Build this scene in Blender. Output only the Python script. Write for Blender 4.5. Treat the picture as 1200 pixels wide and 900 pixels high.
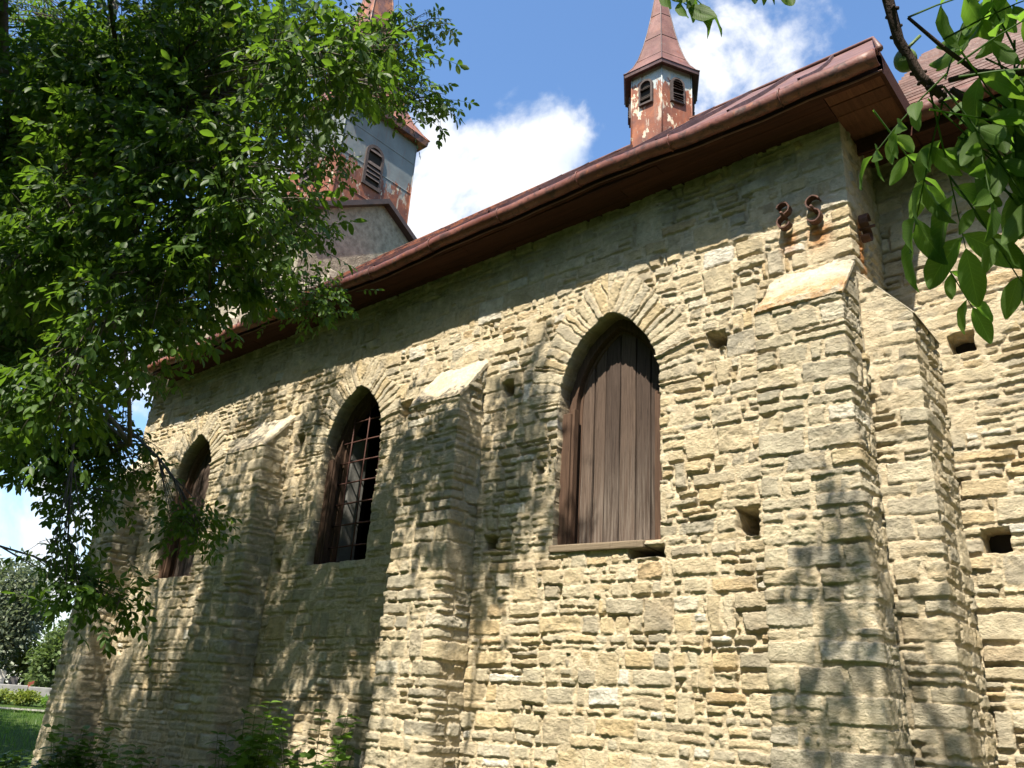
import bpy, math, random
import numpy as np
from mathutils import Vector, Matrix

for o in list(bpy.data.objects):
    bpy.data.objects.remove(o)
SC = bpy.context.scene
COL = SC.collection
random.seed(7)

# ------------------------------------------------------------------ camera
cam_d = bpy.data.cameras.new("camera")
cam = bpy.data.objects.new("camera", cam_d)
COL.objects.link(cam)
SC.camera = cam
cam_d.sensor_width = 36.0
cam_d.sensor_fit = 'HORIZONTAL'
cam_d.lens = 969.716 / 1200 * 36
cam_d.clip_start = 0.05
cam_d.clip_end = 5000
EYE = Vector((0.0, -5.5, 1.6))
CR = Vector((0.75986777, 0.64695764, 0.06361429))
CU = Vector((0.19794875, -0.32347882, 0.92529873))
CB = Vector((0.61920696, -0.69051232, -0.37386559))
cam.matrix_world = Matrix(((CR.x, CU.x, CB.x, EYE.x), (CR.y, CU.y, CB.y, EYE.y),
                           (CR.z, CU.z, CB.z, EYE.z), (0, 0, 0, 1)))

# ------------------------------------------------------------------ sun, sky, exposure
SUN_TRAVEL = Vector((-0.30, 1.0, -1.55)).normalized()
sun_d = bpy.data.lights.new("sun", 'SUN')
sun_d.energy = 5.0
sun_d.angle = math.radians(0.53)
sun_d.color = (1.0, 0.925, 0.80)
sun = bpy.data.objects.new("sun", sun_d)
COL.objects.link(sun)
sun.location = (3, -12, 20)
sun.rotation_euler = SUN_TRAVEL.to_track_quat('-Z', 'Y').to_euler()
SC.view_settings.view_transform = 'Standard'
SC.view_settings.look = 'None'
SC.view_settings.gamma = 1.0
SC.view_settings.use_curve_mapping = False
SC.view_settings.exposure = 1.38

W = bpy.data.worlds.new("World")
SC.world = W
W.use_nodes = True


def build_world():
    nt = W.node_tree
    N, Lk = nt.nodes, nt.links
    N.clear()
    out = N.new('ShaderNodeOutputWorld')
    bg = N.new('ShaderNodeBackground')
    bg.inputs['Strength'].default_value = 0.112
    sky = N.new('ShaderNodeTexSky')
    sky.sky_type = 'NISHITA'
    sky.sun_disc = False
    sky.sun_elevation = math.asin(-SUN_TRAVEL.z)
    sky.sun_rotation = math.atan2(-SUN_TRAVEL.x, -SUN_TRAVEL.y)
    sky.air_density = 1.0
    sky.dust_density = 0.6
    sky.ozone_density = 2.0
    tc = N.new('ShaderNodeTexCoord')
    # clouds: soft blobs at fixed directions of the sky broken up by fractal noise
    blobs = [((-0.7126, 0.4745, 0.5168), 0.19, 1.0), ((-0.645, 0.530, 0.545), 0.16, 0.95),
             ((-0.760, 0.44, 0.478), 0.16, 1.0), ((-0.555, 0.62, 0.553), 0.15, 1.0),
             ((-0.486, 0.613, 0.622), 0.075, 0.95), ((-0.519, 0.613, 0.595), 0.075, 0.95), ((-0.293, 0.665, 0.687), 0.15, 0.64), ((-0.262, 0.715, 0.648), 0.10, 0.58),
             ((-0.934, 0.33, 0.12), 0.30, 0.62), ((-0.87, 0.36, 0.33), 0.16, 0.55),
             ((0.45, 0.75, 0.48), 0.28, 0.8), ((0.1, 0.98, 0.16), 0.25, 0.8),
             ((-0.5, -0.7, 0.5), 0.3, 0.8), ((0.6, -0.5, 0.6), 0.28, 0.7)]
    last = None
    for c, r, k in blobs:
        v = Vector(c).normalized()
        d = N.new('ShaderNodeVectorMath'); d.operation = 'DISTANCE'
        d.inputs[1].default_value = v
        Lk.new(tc.outputs['Generated'], d.inputs[0])
        mr = N.new('ShaderNodeMapRange')
        mr.inputs['From Min'].default_value = 0.0
        mr.inputs['From Max'].default_value = r
        mr.inputs['To Min'].default_value = k
        mr.inputs['To Max'].default_value = 0.0
        Lk.new(d.outputs['Value'], mr.inputs['Value'])
        if last is None:
            last = mr.outputs['Result']
        else:
            mx = N.new('ShaderNodeMath'); mx.operation = 'MAXIMUM'
            Lk.new(last, mx.inputs[0]); Lk.new(mr.outputs['Result'], mx.inputs[1])
            last = mx.outputs[0]
    nz = N.new('ShaderNodeTexNoise')
    nz.inputs['Scale'].default_value = 9.0
    nz.inputs['Detail'].default_value = 9.0
    nz.inputs['Roughness'].default_value = 0.56
    nz.inputs['Distortion'].default_value = 0.25
    Lk.new(tc.outputs['Generated'], nz.inputs['Vector'])
    ad = N.new('ShaderNodeMath'); ad.operation = 'MULTIPLY_ADD'
    ad.inputs[1].default_value = 2.5
    Lk.new(nz.outputs['Fac'], ad.inputs[0]); Lk.new(last, ad.inputs[2])
    cr = N.new('ShaderNodeMapRange'); cr.interpolation_type = 'SMOOTHSTEP'
    cr.inputs['From Min'].default_value = 1.48
    cr.inputs['From Max'].default_value = 1.98
    Lk.new(ad.outputs[0], cr.inputs['Value'])
    hs = N.new('ShaderNodeHueSaturation')
    hs.inputs['Saturation'].default_value = 1.12
    hs.inputs['Value'].default_value = 1.0
    Lk.new(sky.outputs[0], hs.inputs['Color'])
    # cloud brightness varies a little
    nz2 = N.new('ShaderNodeTexNoise')
    nz2.inputs['Scale'].default_value = 7.0
    nz2.inputs['Detail'].default_value = 5.0
    Lk.new(tc.outputs['Generated'], nz2.inputs['Vector'])
    ramp = N.new('ShaderNodeValToRGB')
    ramp.color_ramp.elements[0].position = 0.32
    ramp.color_ramp.elements[0].color = (2.7, 3.1, 3.7, 1)
    ramp.color_ramp.elements[1].position = 0.52
    ramp.color_ramp.elements[1].color = (4.1, 4.15, 4.25, 1)
    Lk.new(nz2.outputs['Fac'], ramp.inputs['Fac'])
    mix = N.new('ShaderNodeMix'); mix.data_type = 'RGBA'
    Lk.new(cr.outputs['Result'], mix.inputs[0])
    Lk.new(hs.outputs[0], mix.inputs[6]); Lk.new(ramp.outputs['Color'], mix.inputs[7])
    Lk.new(mix.outputs[2], bg.inputs['Color'])
    Lk.new(bg.outputs[0], out.inputs['Surface'])


build_world()


# ------------------------------------------------------------------ numpy noise
def hsh(i, j, seed):
    x = (np.asarray(i, dtype=np.int64) * 374761393 + np.asarray(j, dtype=np.int64) * 668265263 + int(seed) * 2147483647 + 1013904223) & 0xFFFFFFFF
    x = ((x ^ (x >> 13)) * 1274126177) & 0xFFFFFFFF
    x = ((x ^ (x >> 16)) * 2246822519) & 0xFFFFFFFF
    x = x ^ (x >> 15)
    return (x & 0xFFFFFF) / float(0x1000000)


def vnoise(x, y, seed):
    xi = np.floor(x); yi = np.floor(y)
    fx = x - xi; fy = y - yi
    fx = fx * fx * fx * (fx * (fx * 6 - 15) + 10); fy = fy * fy * fy * (fy * (fy * 6 - 15) + 10)
    xi = xi.astype(np.int64); yi = yi.astype(np.int64)
    a = hsh(xi, yi, seed); b = hsh(xi + 1, yi, seed)
    c = hsh(xi, yi + 1, seed); d = hsh(xi + 1, yi + 1, seed)
    return (a * (1 - fx) + b * fx) * (1 - fy) + (c * (1 - fx) + d * fx) * fy


def fbm(x, y, oc, seed, gain=0.5):
    s = 0; a = 1.0; t = 0
    for k in range(oc):
        s = s + a * (vnoise(x * 2 ** k + 17.3 * k, y * 2 ** k + 5.7 * k, seed + k) * 2 - 1)
        t += a; a *= gain
    return s / t


def sstep(a, b, x):
    t = np.clip((x - a) / (b - a), 0, 1)
    return t * t * (3 - 2 * t)


# ------------------------------------------------------------------ mesh helpers
def mesh_np(name, verts, quads, mat, parent=None, attrs=None, smooth=True, tris=None, origin=None):
    verts = np.asarray(verts, dtype=np.float32)
    if origin is not None:
        verts = verts - np.asarray(origin, dtype=np.float32)
    me = bpy.data.meshes.new(name)
    nq = 0 if quads is None else len(quads)
    ntr = 0 if tris is None else len(tris)
    loops = []
    if nq: loops.append(np.asarray(quads, dtype=np.int32).ravel())
    if ntr: loops.append(np.asarray(tris, dtype=np.int32).ravel())
    loops = np.concatenate(loops)
    starts = np.concatenate([np.arange(nq) * 4, nq * 4 + np.arange(ntr) * 3]).astype(np.int32)
    me.vertices.add(len(verts)); me.vertices.foreach_set('co', verts.ravel())
    me.loops.add(len(loops)); me.loops.foreach_set('vertex_index', loops)
    me.polygons.add(nq + ntr); me.polygons.foreach_set('loop_start', starts)
    me.polygons.foreach_set('use_smooth', np.full(nq + ntr, smooth, dtype=bool))
    me.update(calc_edges=True)
    for k, v in (attrs or {}).items():
        at = me.attributes.new(k, 'FLOAT', 'POINT')
        at.data.foreach_set('value', np.asarray(v, dtype=np.float32))
    me.materials.append(mat)
    o = bpy.data.objects.new(name, me)
    COL.objects.link(o)
    if parent is not None:
        o.parent = parent
    if origin is not None and parent is None:
        o.location = origin
    return o


class MB:
    """collects plain polygons, then builds one mesh"""

    def __init__(s):
        s.v = []; s.f = []; s.sm = []

    def add(s, verts, faces, smooth=False):
        k = len(s.v)
        s.v += [tuple(p) for p in verts]
        s.f += [tuple(i + k for i in f) for f in faces]
        s.sm += [smooth] * len(faces)

    def box(s, x0, x1, y0, y1, z0, z1):
        s.add([(x0, y0, z0), (x1, y0, z0), (x1, y1, z0), (x0, y1, z0), (x0, y0, z1), (x1, y0, z1), (x1, y1, z1), (x0, y1, z1)],
              [(0, 3, 2, 1), (4, 5, 6, 7), (0, 1, 5, 4), (1, 2, 6, 5), (2, 3, 7, 6), (3, 0, 4, 7)])

    def hexa(s, P):
        s.add(P, [(0, 3, 2, 1), (4, 5, 6, 7), (0, 1, 5, 4), (1, 2, 6, 5), (2, 3, 7, 6), (3, 0, 4, 7)])

    def tube(s, pts, rad, n=7, smooth=True, cap=True):
        pts = [Vector(p) for p in pts]
        if not hasattr(rad, '__len__'):
            rad = [rad] * len(pts)
        rings = []
        ref = None
        for i, p in enumerate(pts):
            t = (pts[min(i + 1, len(pts) - 1)] - pts[max(i - 1, 0)]).normalized()
            if ref is None:
                ref = Vector((0, 0, 1)) if abs(t.z) < 0.9 else Vector((1, 0, 0))
            a = t.cross(ref).normalized(); b = a.cross(t).normalized(); ref = b
            rings.append([p + (a * math.cos(2 * math.pi * k / n) + b * math.sin(2 * math.pi * k / n)) * rad[i] for k in range(n)])
        v = [q for r in rings for q in r]
        f = []
        for i in range(len(pts) - 1):
            for k in range(n):
                f.append((i * n + k, i * n + (k + 1) % n, (i + 1) * n + (k + 1) % n, (i + 1) * n + k))
        if cap:
            f.append(tuple(range(n))[::-1]); f.append(tuple((len(pts) - 1) * n + k for k in range(n)))
        s.add(v, f, smooth)

    def prism(s, rings, caps=(True, True), smooth=False):
        n = len(rings[0])
        v = [q for r in rings for q in r]
        f = []
        for i in range(len(rings) - 1):
            for k in range(n):
                f.append((i * n + k, i * n + (k + 1) % n, (i + 1) * n + (k + 1) % n, (i + 1) * n + k))
        if caps[0]: f.append(tuple(range(n))[::-1])
        if caps[1]: f.append(tuple((len(rings) - 1) * n + k for k in range(n)))
        s.add(v, f, smooth)

    def build(s, name, mat, parent=None, bevel=0, origin=None):
        me = bpy.data.meshes.new(name)
        v = s.v
        if origin is not None:
            v = [(p[0] - origin[0], p[1] - origin[1], p[2] - origin[2]) for p in v]
        me.from_pydata(v, [], s.f)
        me.polygons.foreach_set('use_smooth', s.sm)
        me.materials.append(mat)
        o = bpy.data.objects.new(name, me)
        COL.objects.link(o)
        if parent is not None:
            o.parent = parent
        elif origin is not None:
            o.location = origin
        if bevel:
            m = o.modifiers.new('bevel', 'BEVEL'); m.width = bevel; m.segments = 2; m.limit_method = 'ANGLE'
        return o


def empty(name, loc, label=None, cat=None, group=None, kind=None):
    o = bpy.data.objects.new(name, None)
    COL.objects.link(o)
    o.location = loc
    tag(o, label, cat, group, kind)
    return o


def tag(o, label=None, cat=None, group=None, kind=None):
    if label: o['label'] = label
    if cat: o['category'] = cat
    if group: o['group'] = group
    if kind: o['kind'] = kind
    return o


# ------------------------------------------------------------------ materials
def new_mat(name):
    m = bpy.data.materials.new(name)
    m.use_nodes = True
    nt = m.node_tree
    nt.nodes.clear()
    return m, nt.nodes, nt.links


class G:
    """tiny node helper"""

    def __init__(s, name):
        s.m, s.N, s.L = new_mat(name)
        s.out = s.N.new('ShaderNodeOutputMaterial')
        s.p = s.N.new('ShaderNodeBsdfPrincipled')
        s.L.new(s.p.outputs[0], s.out.inputs[0])
        s.tc = s.N.new('ShaderNodeTexCoord')
        s.geo = s.tc.outputs['Object']

    def set(s, inp, val):
        if hasattr(val, 'links') or isinstance(val, bpy.types.NodeSocket):
            s.L.new(val, inp)
        else:
            inp.default_value = val

    def attr(s, name):
        a = s.N.new('ShaderNodeAttribute'); a.attribute_name = name
        return a.outputs['Fac']

    def noise(s, scale, detail=4, rough=0.55, vec=None, stretch=None, dist=0.0):
        n = s.N.new('ShaderNodeTexNoise')
        n.inputs['Scale'].default_value = scale
        n.inputs['Detail'].default_value = detail
        n.inputs['Roughness'].default_value = rough
        n.inputs['Distortion'].default_value = dist
        v = vec or s.geo
        if stretch:
            mp = s.N.new('ShaderNodeMapping'); mp.inputs['Scale'].default_value = stretch
            s.L.new(v, mp.inputs['Vector']); v = mp.outputs[0]
        s.L.new(v, n.inputs['Vector'])
        return n.outputs['Fac']

    def ramp(s, fac, stops, const=False):
        r = s.N.new('ShaderNodeValToRGB')
        e = r.color_ramp.elements
        while len(e) > 1: e.remove(e[-1])
        for i, (p, c) in enumerate(stops):
            q = e[0] if i == 0 else e.new(p)
            q.position = p
            q.color = (*c, 1) if len(c) == 3 else c
        if const: r.color_ramp.interpolation = 'CONSTANT'
        s.L.new(fac, r.inputs['Fac'])
        return r.outputs['Color']

    def range(s, v, a, b, c=0.0, d=1.0, smooth=True):
        m = s.N.new('ShaderNodeMapRange')
        if smooth: m.interpolation_type = 'SMOOTHSTEP'
        for k, x in zip(('From Min', 'From Max', 'To Min', 'To Max'), (a, b, c, d)):
            m.inputs[k].default_value = x
        s.L.new(v, m.inputs['Value'])
        return m.outputs['Result']

    def math(s, op, a, b=0.0, c=None):
        m = s.N.new('ShaderNodeMath'); m.operation = op
        s.set(m.inputs[0], a); s.set(m.inputs[1], b)
        if c is not None: s.set(m.inputs[2], c)
        return m.outputs[0]

    def mix(s, fac, a, b, mode='MIX'):
        m = s.N.new('ShaderNodeMix'); m.data_type = 'RGBA'; m.blend_type = mode
        s.set(m.inputs[0], fac)
        s.set(m.inputs[6], a if not isinstance(a, tuple) else (*a, 1))
        s.set(m.inputs[7], b if not isinstance(b, tuple) else (*b, 1))
        return m.outputs[2]

    def bump(s, h, strength=0.5, dist=0.01, prev=None):
        b = s.N.new('ShaderNodeBump')
        b.inputs['Strength'].default_value = strength
        b.inputs['Distance'].default_value = dist
        s.L.new(h, b.inputs['Height'])
        if prev is not None: s.L.new(prev, b.inputs['Normal'])
        return b.outputs[0]

    def sep(s, v=None):
        x = s.N.new('ShaderNodeSeparateXYZ'); s.L.new(v or s.geo, x.inputs[0])
        return x.outputs

    def done(s, color, rough=0.85, normal=None, metallic=0.0, spec=None):
        s.set(s.p.inputs['Base Color'], color if not isinstance(color, tuple) else (*color, 1))
        s.set(s.p.inputs['Roughness'], rough)
        s.p.inputs['Metallic'].default_value = metallic
        if spec is not None: s.p.inputs['Specular IOR Level'].default_value = spec
        if normal is not None: s.L.new(normal, s.p.inputs['Normal'])
        return s.m


def stone_mat(name, grey=0.0):
    g = G(name)
    sr = g.attr('srnd'); mo = g.attr('mort'); ru = g.attr('rust')
    cream = [(0.0, (0.46, 0.38, 0.245)), (0.14, (0.54, 0.465, 0.325)), (0.26, (0.40, 0.355, 0.27)), (0.40, (0.555, 0.445, 0.27)),
             (0.52, (0.46, 0.41, 0.31)), (0.64, (0.59, 0.515, 0.37)), (0.76, (0.52, 0.405, 0.235)), (0.87, (0.38, 0.345, 0.27)),
             (0.945, (0.50, 0.37, 0.21)), (0.955, (0.53, 0.45, 0.30)), (0.982, (0.60, 0.56, 0.48)), (1.0, (0.63, 0.60, 0.53))]
    greyr = [(0.0, (0.39, 0.345, 0.25)), (0.2, (0.49, 0.425, 0.30)), (0.4, (0.35, 0.32, 0.255)), (0.6, (0.51, 0.425, 0.28)),
             (0.8, (0.41, 0.37, 0.285)), (0.93, (0.53, 0.46, 0.32)), (1.0, (0.58, 0.54, 0.45))]
    c = g.ramp(sr, greyr if grey > 0.5 else cream)
    n1 = g.noise(9, 6, 0.62)
    c = g.mix(g.range(n1, 0.36, 0.66), g.mix(1.0, c, (0.80, 0.78, 0.74), 'MULTIPLY'), g.mix(1.0, c, (1.12, 1.10, 1.04), 'MULTIPLY'))
    # weathering skin on the stones: grey lichen patches and iron stained bedding
    n2 = g.noise(3.2, 8, 0.68)
    c = g.mix(g.math('MULTIPLY', g.range(n2, 0.50, 0.68), 0.42 + 0.18 * grey), c, (0.235, 0.22, 0.175))
    n3 = g.noise(30, 7, 0.75, stretch=(1, 1, 1.7))
    c = g.mix(g.math('MULTIPLY', g.range(n3, 0.54, 0.68), 0.55), c, (0.17, 0.15, 0.11))
    n4 = g.noise(1.7, 5, 0.6, stretch=(1, 1, 2.2))
    c = g.mix(g.math('MULTIPLY', g.range(n4, 0.56, 0.72), 0.35), c, (0.46, 0.33, 0.16))
    # lime mortar
    nm = g.noise(14, 6, 0.7)
    mc = g.ramp(nm, [(0.3, (0.40, 0.32, 0.20)), (0.55, (0.56, 0.465, 0.31)), (0.75, (0.63, 0.545, 0.385))])
    c = g.mix(mo, c, mc)
    c = g.mix(ru, c, g.ramp(g.noise(30, 4), [(0.3, (0.30, 0.10, 0.02)), (0.7, (0.52, 0.24, 0.07))]))
    # patchy dark brown over the window reveals, stronger behind the wall face
    c = g.mix(g.math('MULTIPLY', g.attr('reveal_brown'), g.range(g.noise(7, 6, 0.7), 0.15, 0.5)), c, g.ramp(g.noise(16, 5), [(0.3, (0.13, 0.095, 0.06)), (0.7, (0.24, 0.18, 0.115))]))
    # patchy dark olive tint, growing stronger towards the top of the wall
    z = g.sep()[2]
    top_tint = g.math('MULTIPLY', g.range(z, 5.35, 6.0), g.range(g.noise(2.6, 7, 0.65), 0.36, 0.62))
    c = g.mix(g.math('MULTIPLY', top_tint, 0.55), c, (0.15, 0.145, 0.085))
    hsv = g.N.new('ShaderNodeHueSaturation'); hsv.inputs['Saturation'].default_value = 0.96; hsv.inputs['Value'].default_value = 1.07
    g.L.new(c, hsv.inputs['Color']); c = hsv.outputs[0]
    b = g.bump(g.noise(95, 4, 0.7), 0.9, 0.010)
    b = g.bump(g.noise(30, 7, 0.75, stretch=(1, 1, 1.7)), 1.0, 0.024, b)
    return g.done(c, 0.92, b, spec=0.15)


M = {}
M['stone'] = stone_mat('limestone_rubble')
M['stone_grey'] = stone_mat('limestone_buttress', 1.0)


def mk_cap():
    g = G('cap_slab_stone')
    ru = g.attr('rust')
    c = g.ramp(g.noise(18, 6, 0.65), [(0.3, (0.36, 0.315, 0.23)), (0.6, (0.50, 0.44, 0.325))])
    c = g.mix(g.math('MULTIPLY', g.range(g.noise(3, 6, 0.65), 0.46, 0.62), 0.5), c, (0.30, 0.26, 0.19))
    st = g.ramp(g.noise(20, 5, 0.7), [(0.3, (0.27, 0.15, 0.07)), (0.7, (0.44, 0.29, 0.15))])
    f = g.math('MULTIPLY', ru, g.range(g.noise(9, 8, 0.8), 0.36, 0.58))
    c = g.mix(f, c, st)
    b = g.bump(g.noise(60, 6, 0.75), 0.9, 0.012)
    b = g.bump(g.noise(14, 6, 0.7), 0.7, 0.03, b)
    return g.done(c, 0.9, b, spec=0.1)


M['cap'] = mk_cap()


def mk_roof(name, base, chip=0.0):
    g = G(name)
    n = g.noise(2.3, 8, 0.66)
    c = g.mix(g.range(n, 0.4, 0.66), base, tuple(x * 1.5 + 0.012 for x in base))
    c = g.mix(g.math('MULTIPLY', g.range(g.noise(6, 7, 0.7), 0.55, 0.72), 0.75), c, (0.17, 0.055, 0.022))
    c = g.mix(g.math('MULTIPLY', g.range(g.noise(3.1, 8, 0.7), 0.60, 0.70), 0.5), c, (0.13, 0.115, 0.10))
    x = g.sep()[0]
    c = g.mix(g.math('MULTIPLY', g.range(x, -6.8, -8.4), g.range(g.noise(4.5, 7, 0.7), 0.44, 0.6)), c, (0.30, 0.12, 0.06))
    if chip:
        c = g.mix(g.math('MULTIPLY', g.range(g.noise(11, 7, 0.72, dist=0.6), 0.50, 0.60), 0.8), c, (0.040, 0.020, 0.015))
        c = g.mix(g.math('MULTIPLY', g.range(g.noise(14, 6, 0.7), 0.58, 0.66), 0.7), c, (0.24, 0.085, 0.035))
        c = g.mix(g.range(g.noise(7.5, 3, 0.5), chip, chip + 0.02), c, (0.50, 0.36, 0.23))
    b = g.bump(g.noise(7, 5, 0.6), 0.4, 0.02)
    return g.done(c, g.range(g.noise(5, 4), 0.3, 0.7, 0.42, 0.66), b, spec=0.35)


M['roof'] = mk_roof('painted_roof_metal', (0.100, 0.046, 0.034))
M['gutter'] = mk_roof('painted_gutter_metal', (0.105, 0.036, 0.025), 0.70)
M['roof_far'] = mk_roof('painted_chancel_metal', (0.165, 0.078, 0.058))
M['spire'] = mk_roof('painted_spire_metal', (0.115, 0.052, 0.040))
M['spire_dark'] = mk_roof('painted_skirt_metal', (0.06, 0.030, 0.026))


def mk_clad(name, zmid, zr, gl):
    g = G(name)
    z = g.sep()[2]
    grey = g.ramp(g.noise(3, 6), [(0.3, gl), (0.7, tuple(x * 1.45 for x in gl))])
    rust = g.ramp(g.noise(4, 8, 0.7), [(0.3, (0.085, 0.034, 0.024)), (0.55, (0.20, 0.065, 0.03)), (0.75, (0.34, 0.12, 0.045))])
    crm = g.ramp(g.noise(9, 5), [(0.3, (0.44, 0.36, 0.24)), (0.7, (0.55, 0.49, 0.37))])
    n = g.noise(3.2, 8, 0.7, stretch=(1.3, 1.3, 0.55))
    lev = g.math('ADD', g.range(z, zmid + zr, zmid - zr, 0.0, 1.0), g.math('MULTIPLY', g.math('SUBTRACT', n, 0.5), 1.9))
    c = g.mix(g.range(lev, 0.44, 0.50), grey, rust)
    c = g.mix(g.math('MULTIPLY', g.range(g.noise(4.2, 8, 0.72, stretch=(1.6, 1.6, 0.8)), 0.575, 0.60), g.range(lev, 0.2, 0.5)), c, crm)
    c = g.mix(g.math('MULTIPLY', g.range(g.noise(9, 5, 0.6, stretch=(3, 3, 0.25)), 0.52, 0.72), 0.55), c, (0.17, 0.10, 0.075))
    c = g.mix(g.math('MULTIPLY', g.range(g.noise(2.6, 8, 0.75, stretch=(2, 2, 0.5)), 0.56, 0.62), g.math('MULTIPLY', g.range(lev, 0.30, 0.52), 0.8)), c, (0.40, 0.36, 0.28))
    b = g.bump(g.noise(5, 4), 0.3, 0.02)
    return g.done(c, 0.6, b, spec=0.3)


M['clad_turret'] = mk_clad('turret_cladding', 10.58, 0.5, (0.23, 0.26, 0.255))
M['clad_steeple'] = mk_clad('steeple_cladding', 12.25, 0.9, (0.115, 0.127, 0.126))


def mk_wood(name, dark, light, grain=(30, 30, 1.2), bleach=None):
    g = G(name)
    br = g.attr('brnd')
    n = g.noise(2.2, 8, 0.7, stretch=grain)
    c = g.ramp(n, [(0.25, dark), (0.55, tuple((a + b) / 2 for a, b in zip(dark, light))), (0.8, light)])
    c = g.mix(1.0, c, g.ramp(br, [(0, (0.72, 0.70, 0.70)), (1, (1.25, 1.2, 1.15))]), 'MULTIPLY')
    if bleach:
        z = g.sep()[2]
        f = g.math('MULTIPLY', g.range(z, bleach[0], bleach[1]), g.range(g.noise(1.6, 7, 0.7, stretch=(30, 30, 1)), 0.36, 0.70))
        c = g.mix(f, c, (0.20, 0.165, 0.135))
    c = g.mix(g.math('MULTIPLY', g.range(g.noise(3, 8, 0.75, stretch=(48, 48, 0.7)), 0.57, 0.64), 0.9), c, tuple(x * 0.3 for x in dark))
    b = g.bump(g.noise(4, 7, 0.75, stretch=grain), 0.9, 0.008)
    return g.done(c, 0.85, b, spec=0.15)


M['shutter'] = mk_wood('weathered_boards', (0.036, 0.025, 0.020), (0.140, 0.103, 0.080), grain=(55, 55, 1.6), bleach=(4.2, 2.9))
M['frame'] = mk_wood('window_frame_wood', (0.045, 0.027, 0.019), (0.15, 0.094, 0.063))
M['sill'] = mk_wood('grey_sill_wood', (0.13, 0.10, 0.07), (0.26, 0.215, 0.15), grain=(1.5, 30, 30))
M['soffit'] = mk_wood('soffit_boards', (0.030, 0.012, 0.009), (0.075, 0.029, 0.019), grain=(0.8, 14, 14))
M['soffit_end'] = mk_wood('soffit_planks', (0.055, 0.024, 0.016), (0.15, 0.062, 0.038), grain=(14, 1.0, 14))


def mk_simple(name, a, b, scale=8, rough=0.8, bump=0.3, metallic=0.0, spec=0.3, stretch=None, detail=6):
    g = G(name)
    n = g.noise(scale, detail, 0.65, stretch=stretch)
    c = g.ramp(n, [(0.3, a), (0.7, b)])
    return g.done(c, rough, g.bump(g.noise(scale * 4, 4), bump, 0.01), metallic, spec)


M['iron'] = mk_simple('rusty_iron', (0.045, 0.022, 0.016), (0.115, 0.052, 0.034), 25, 0.75, 0.5)
M['bars'] = mk_simple('window_bar_iron', (0.05, 0.02, 0.016), (0.10, 0.042, 0.03), 25, 0.7, 0.3)
M['plaster'] = mk_simple('grey_plaster', (0.15, 0.13, 0.095), (0.36, 0.32, 0.235), 7, 0.95, 1.6, spec=0.1)
M['reveal'] = mk_simple('inner_plaster', (0.10, 0.098, 0.09), (0.15, 0.147, 0.135), 6, 0.9, 0.3, spec=0.1)
M['inside'] = mk_simple('church_inside', (0.02, 0.018, 0.016), (0.04, 0.036, 0.032), 3, 0.95, 0.1, spec=0.0)
M['louvre'] = mk_simple('louvre_boards', (0.032, 0.024, 0.022), (0.085, 0.062, 0.054), 14, 0.8, 0.3)
M['coping'] = mk_simple('coping_metal', (0.035, 0.028, 0.026), (0.075, 0.05, 0.04), 8, 0.6, 0.2)
M['rubble'] = mk_simple('parapet_rubble', (0.22, 0.195, 0.15), (0.44, 0.39, 0.30), 7, 0.95, 0.9, spec=0.1)


def mk_bark(name, a, b):
    g = G(name)
    c = g.ramp(g.noise(9, 7, 0.7, stretch=(1, 1, 0.35)), [(0.3, a), (0.7, b)])
    return g.done(c, 0.9, g.bump(g.noise(22, 6, 0.7, stretch=(1, 1, 0.3)), 0.8, 0.02), spec=0.1)


M['bark'] = mk_bark('walnut_bark', (0.055, 0.048, 0.040), (0.155, 0.135, 0.11))
M['bark_dark'] = mk_bark('walnut_twig_bark', (0.022, 0.016, 0.014), (0.065, 0.047, 0.038))


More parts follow.
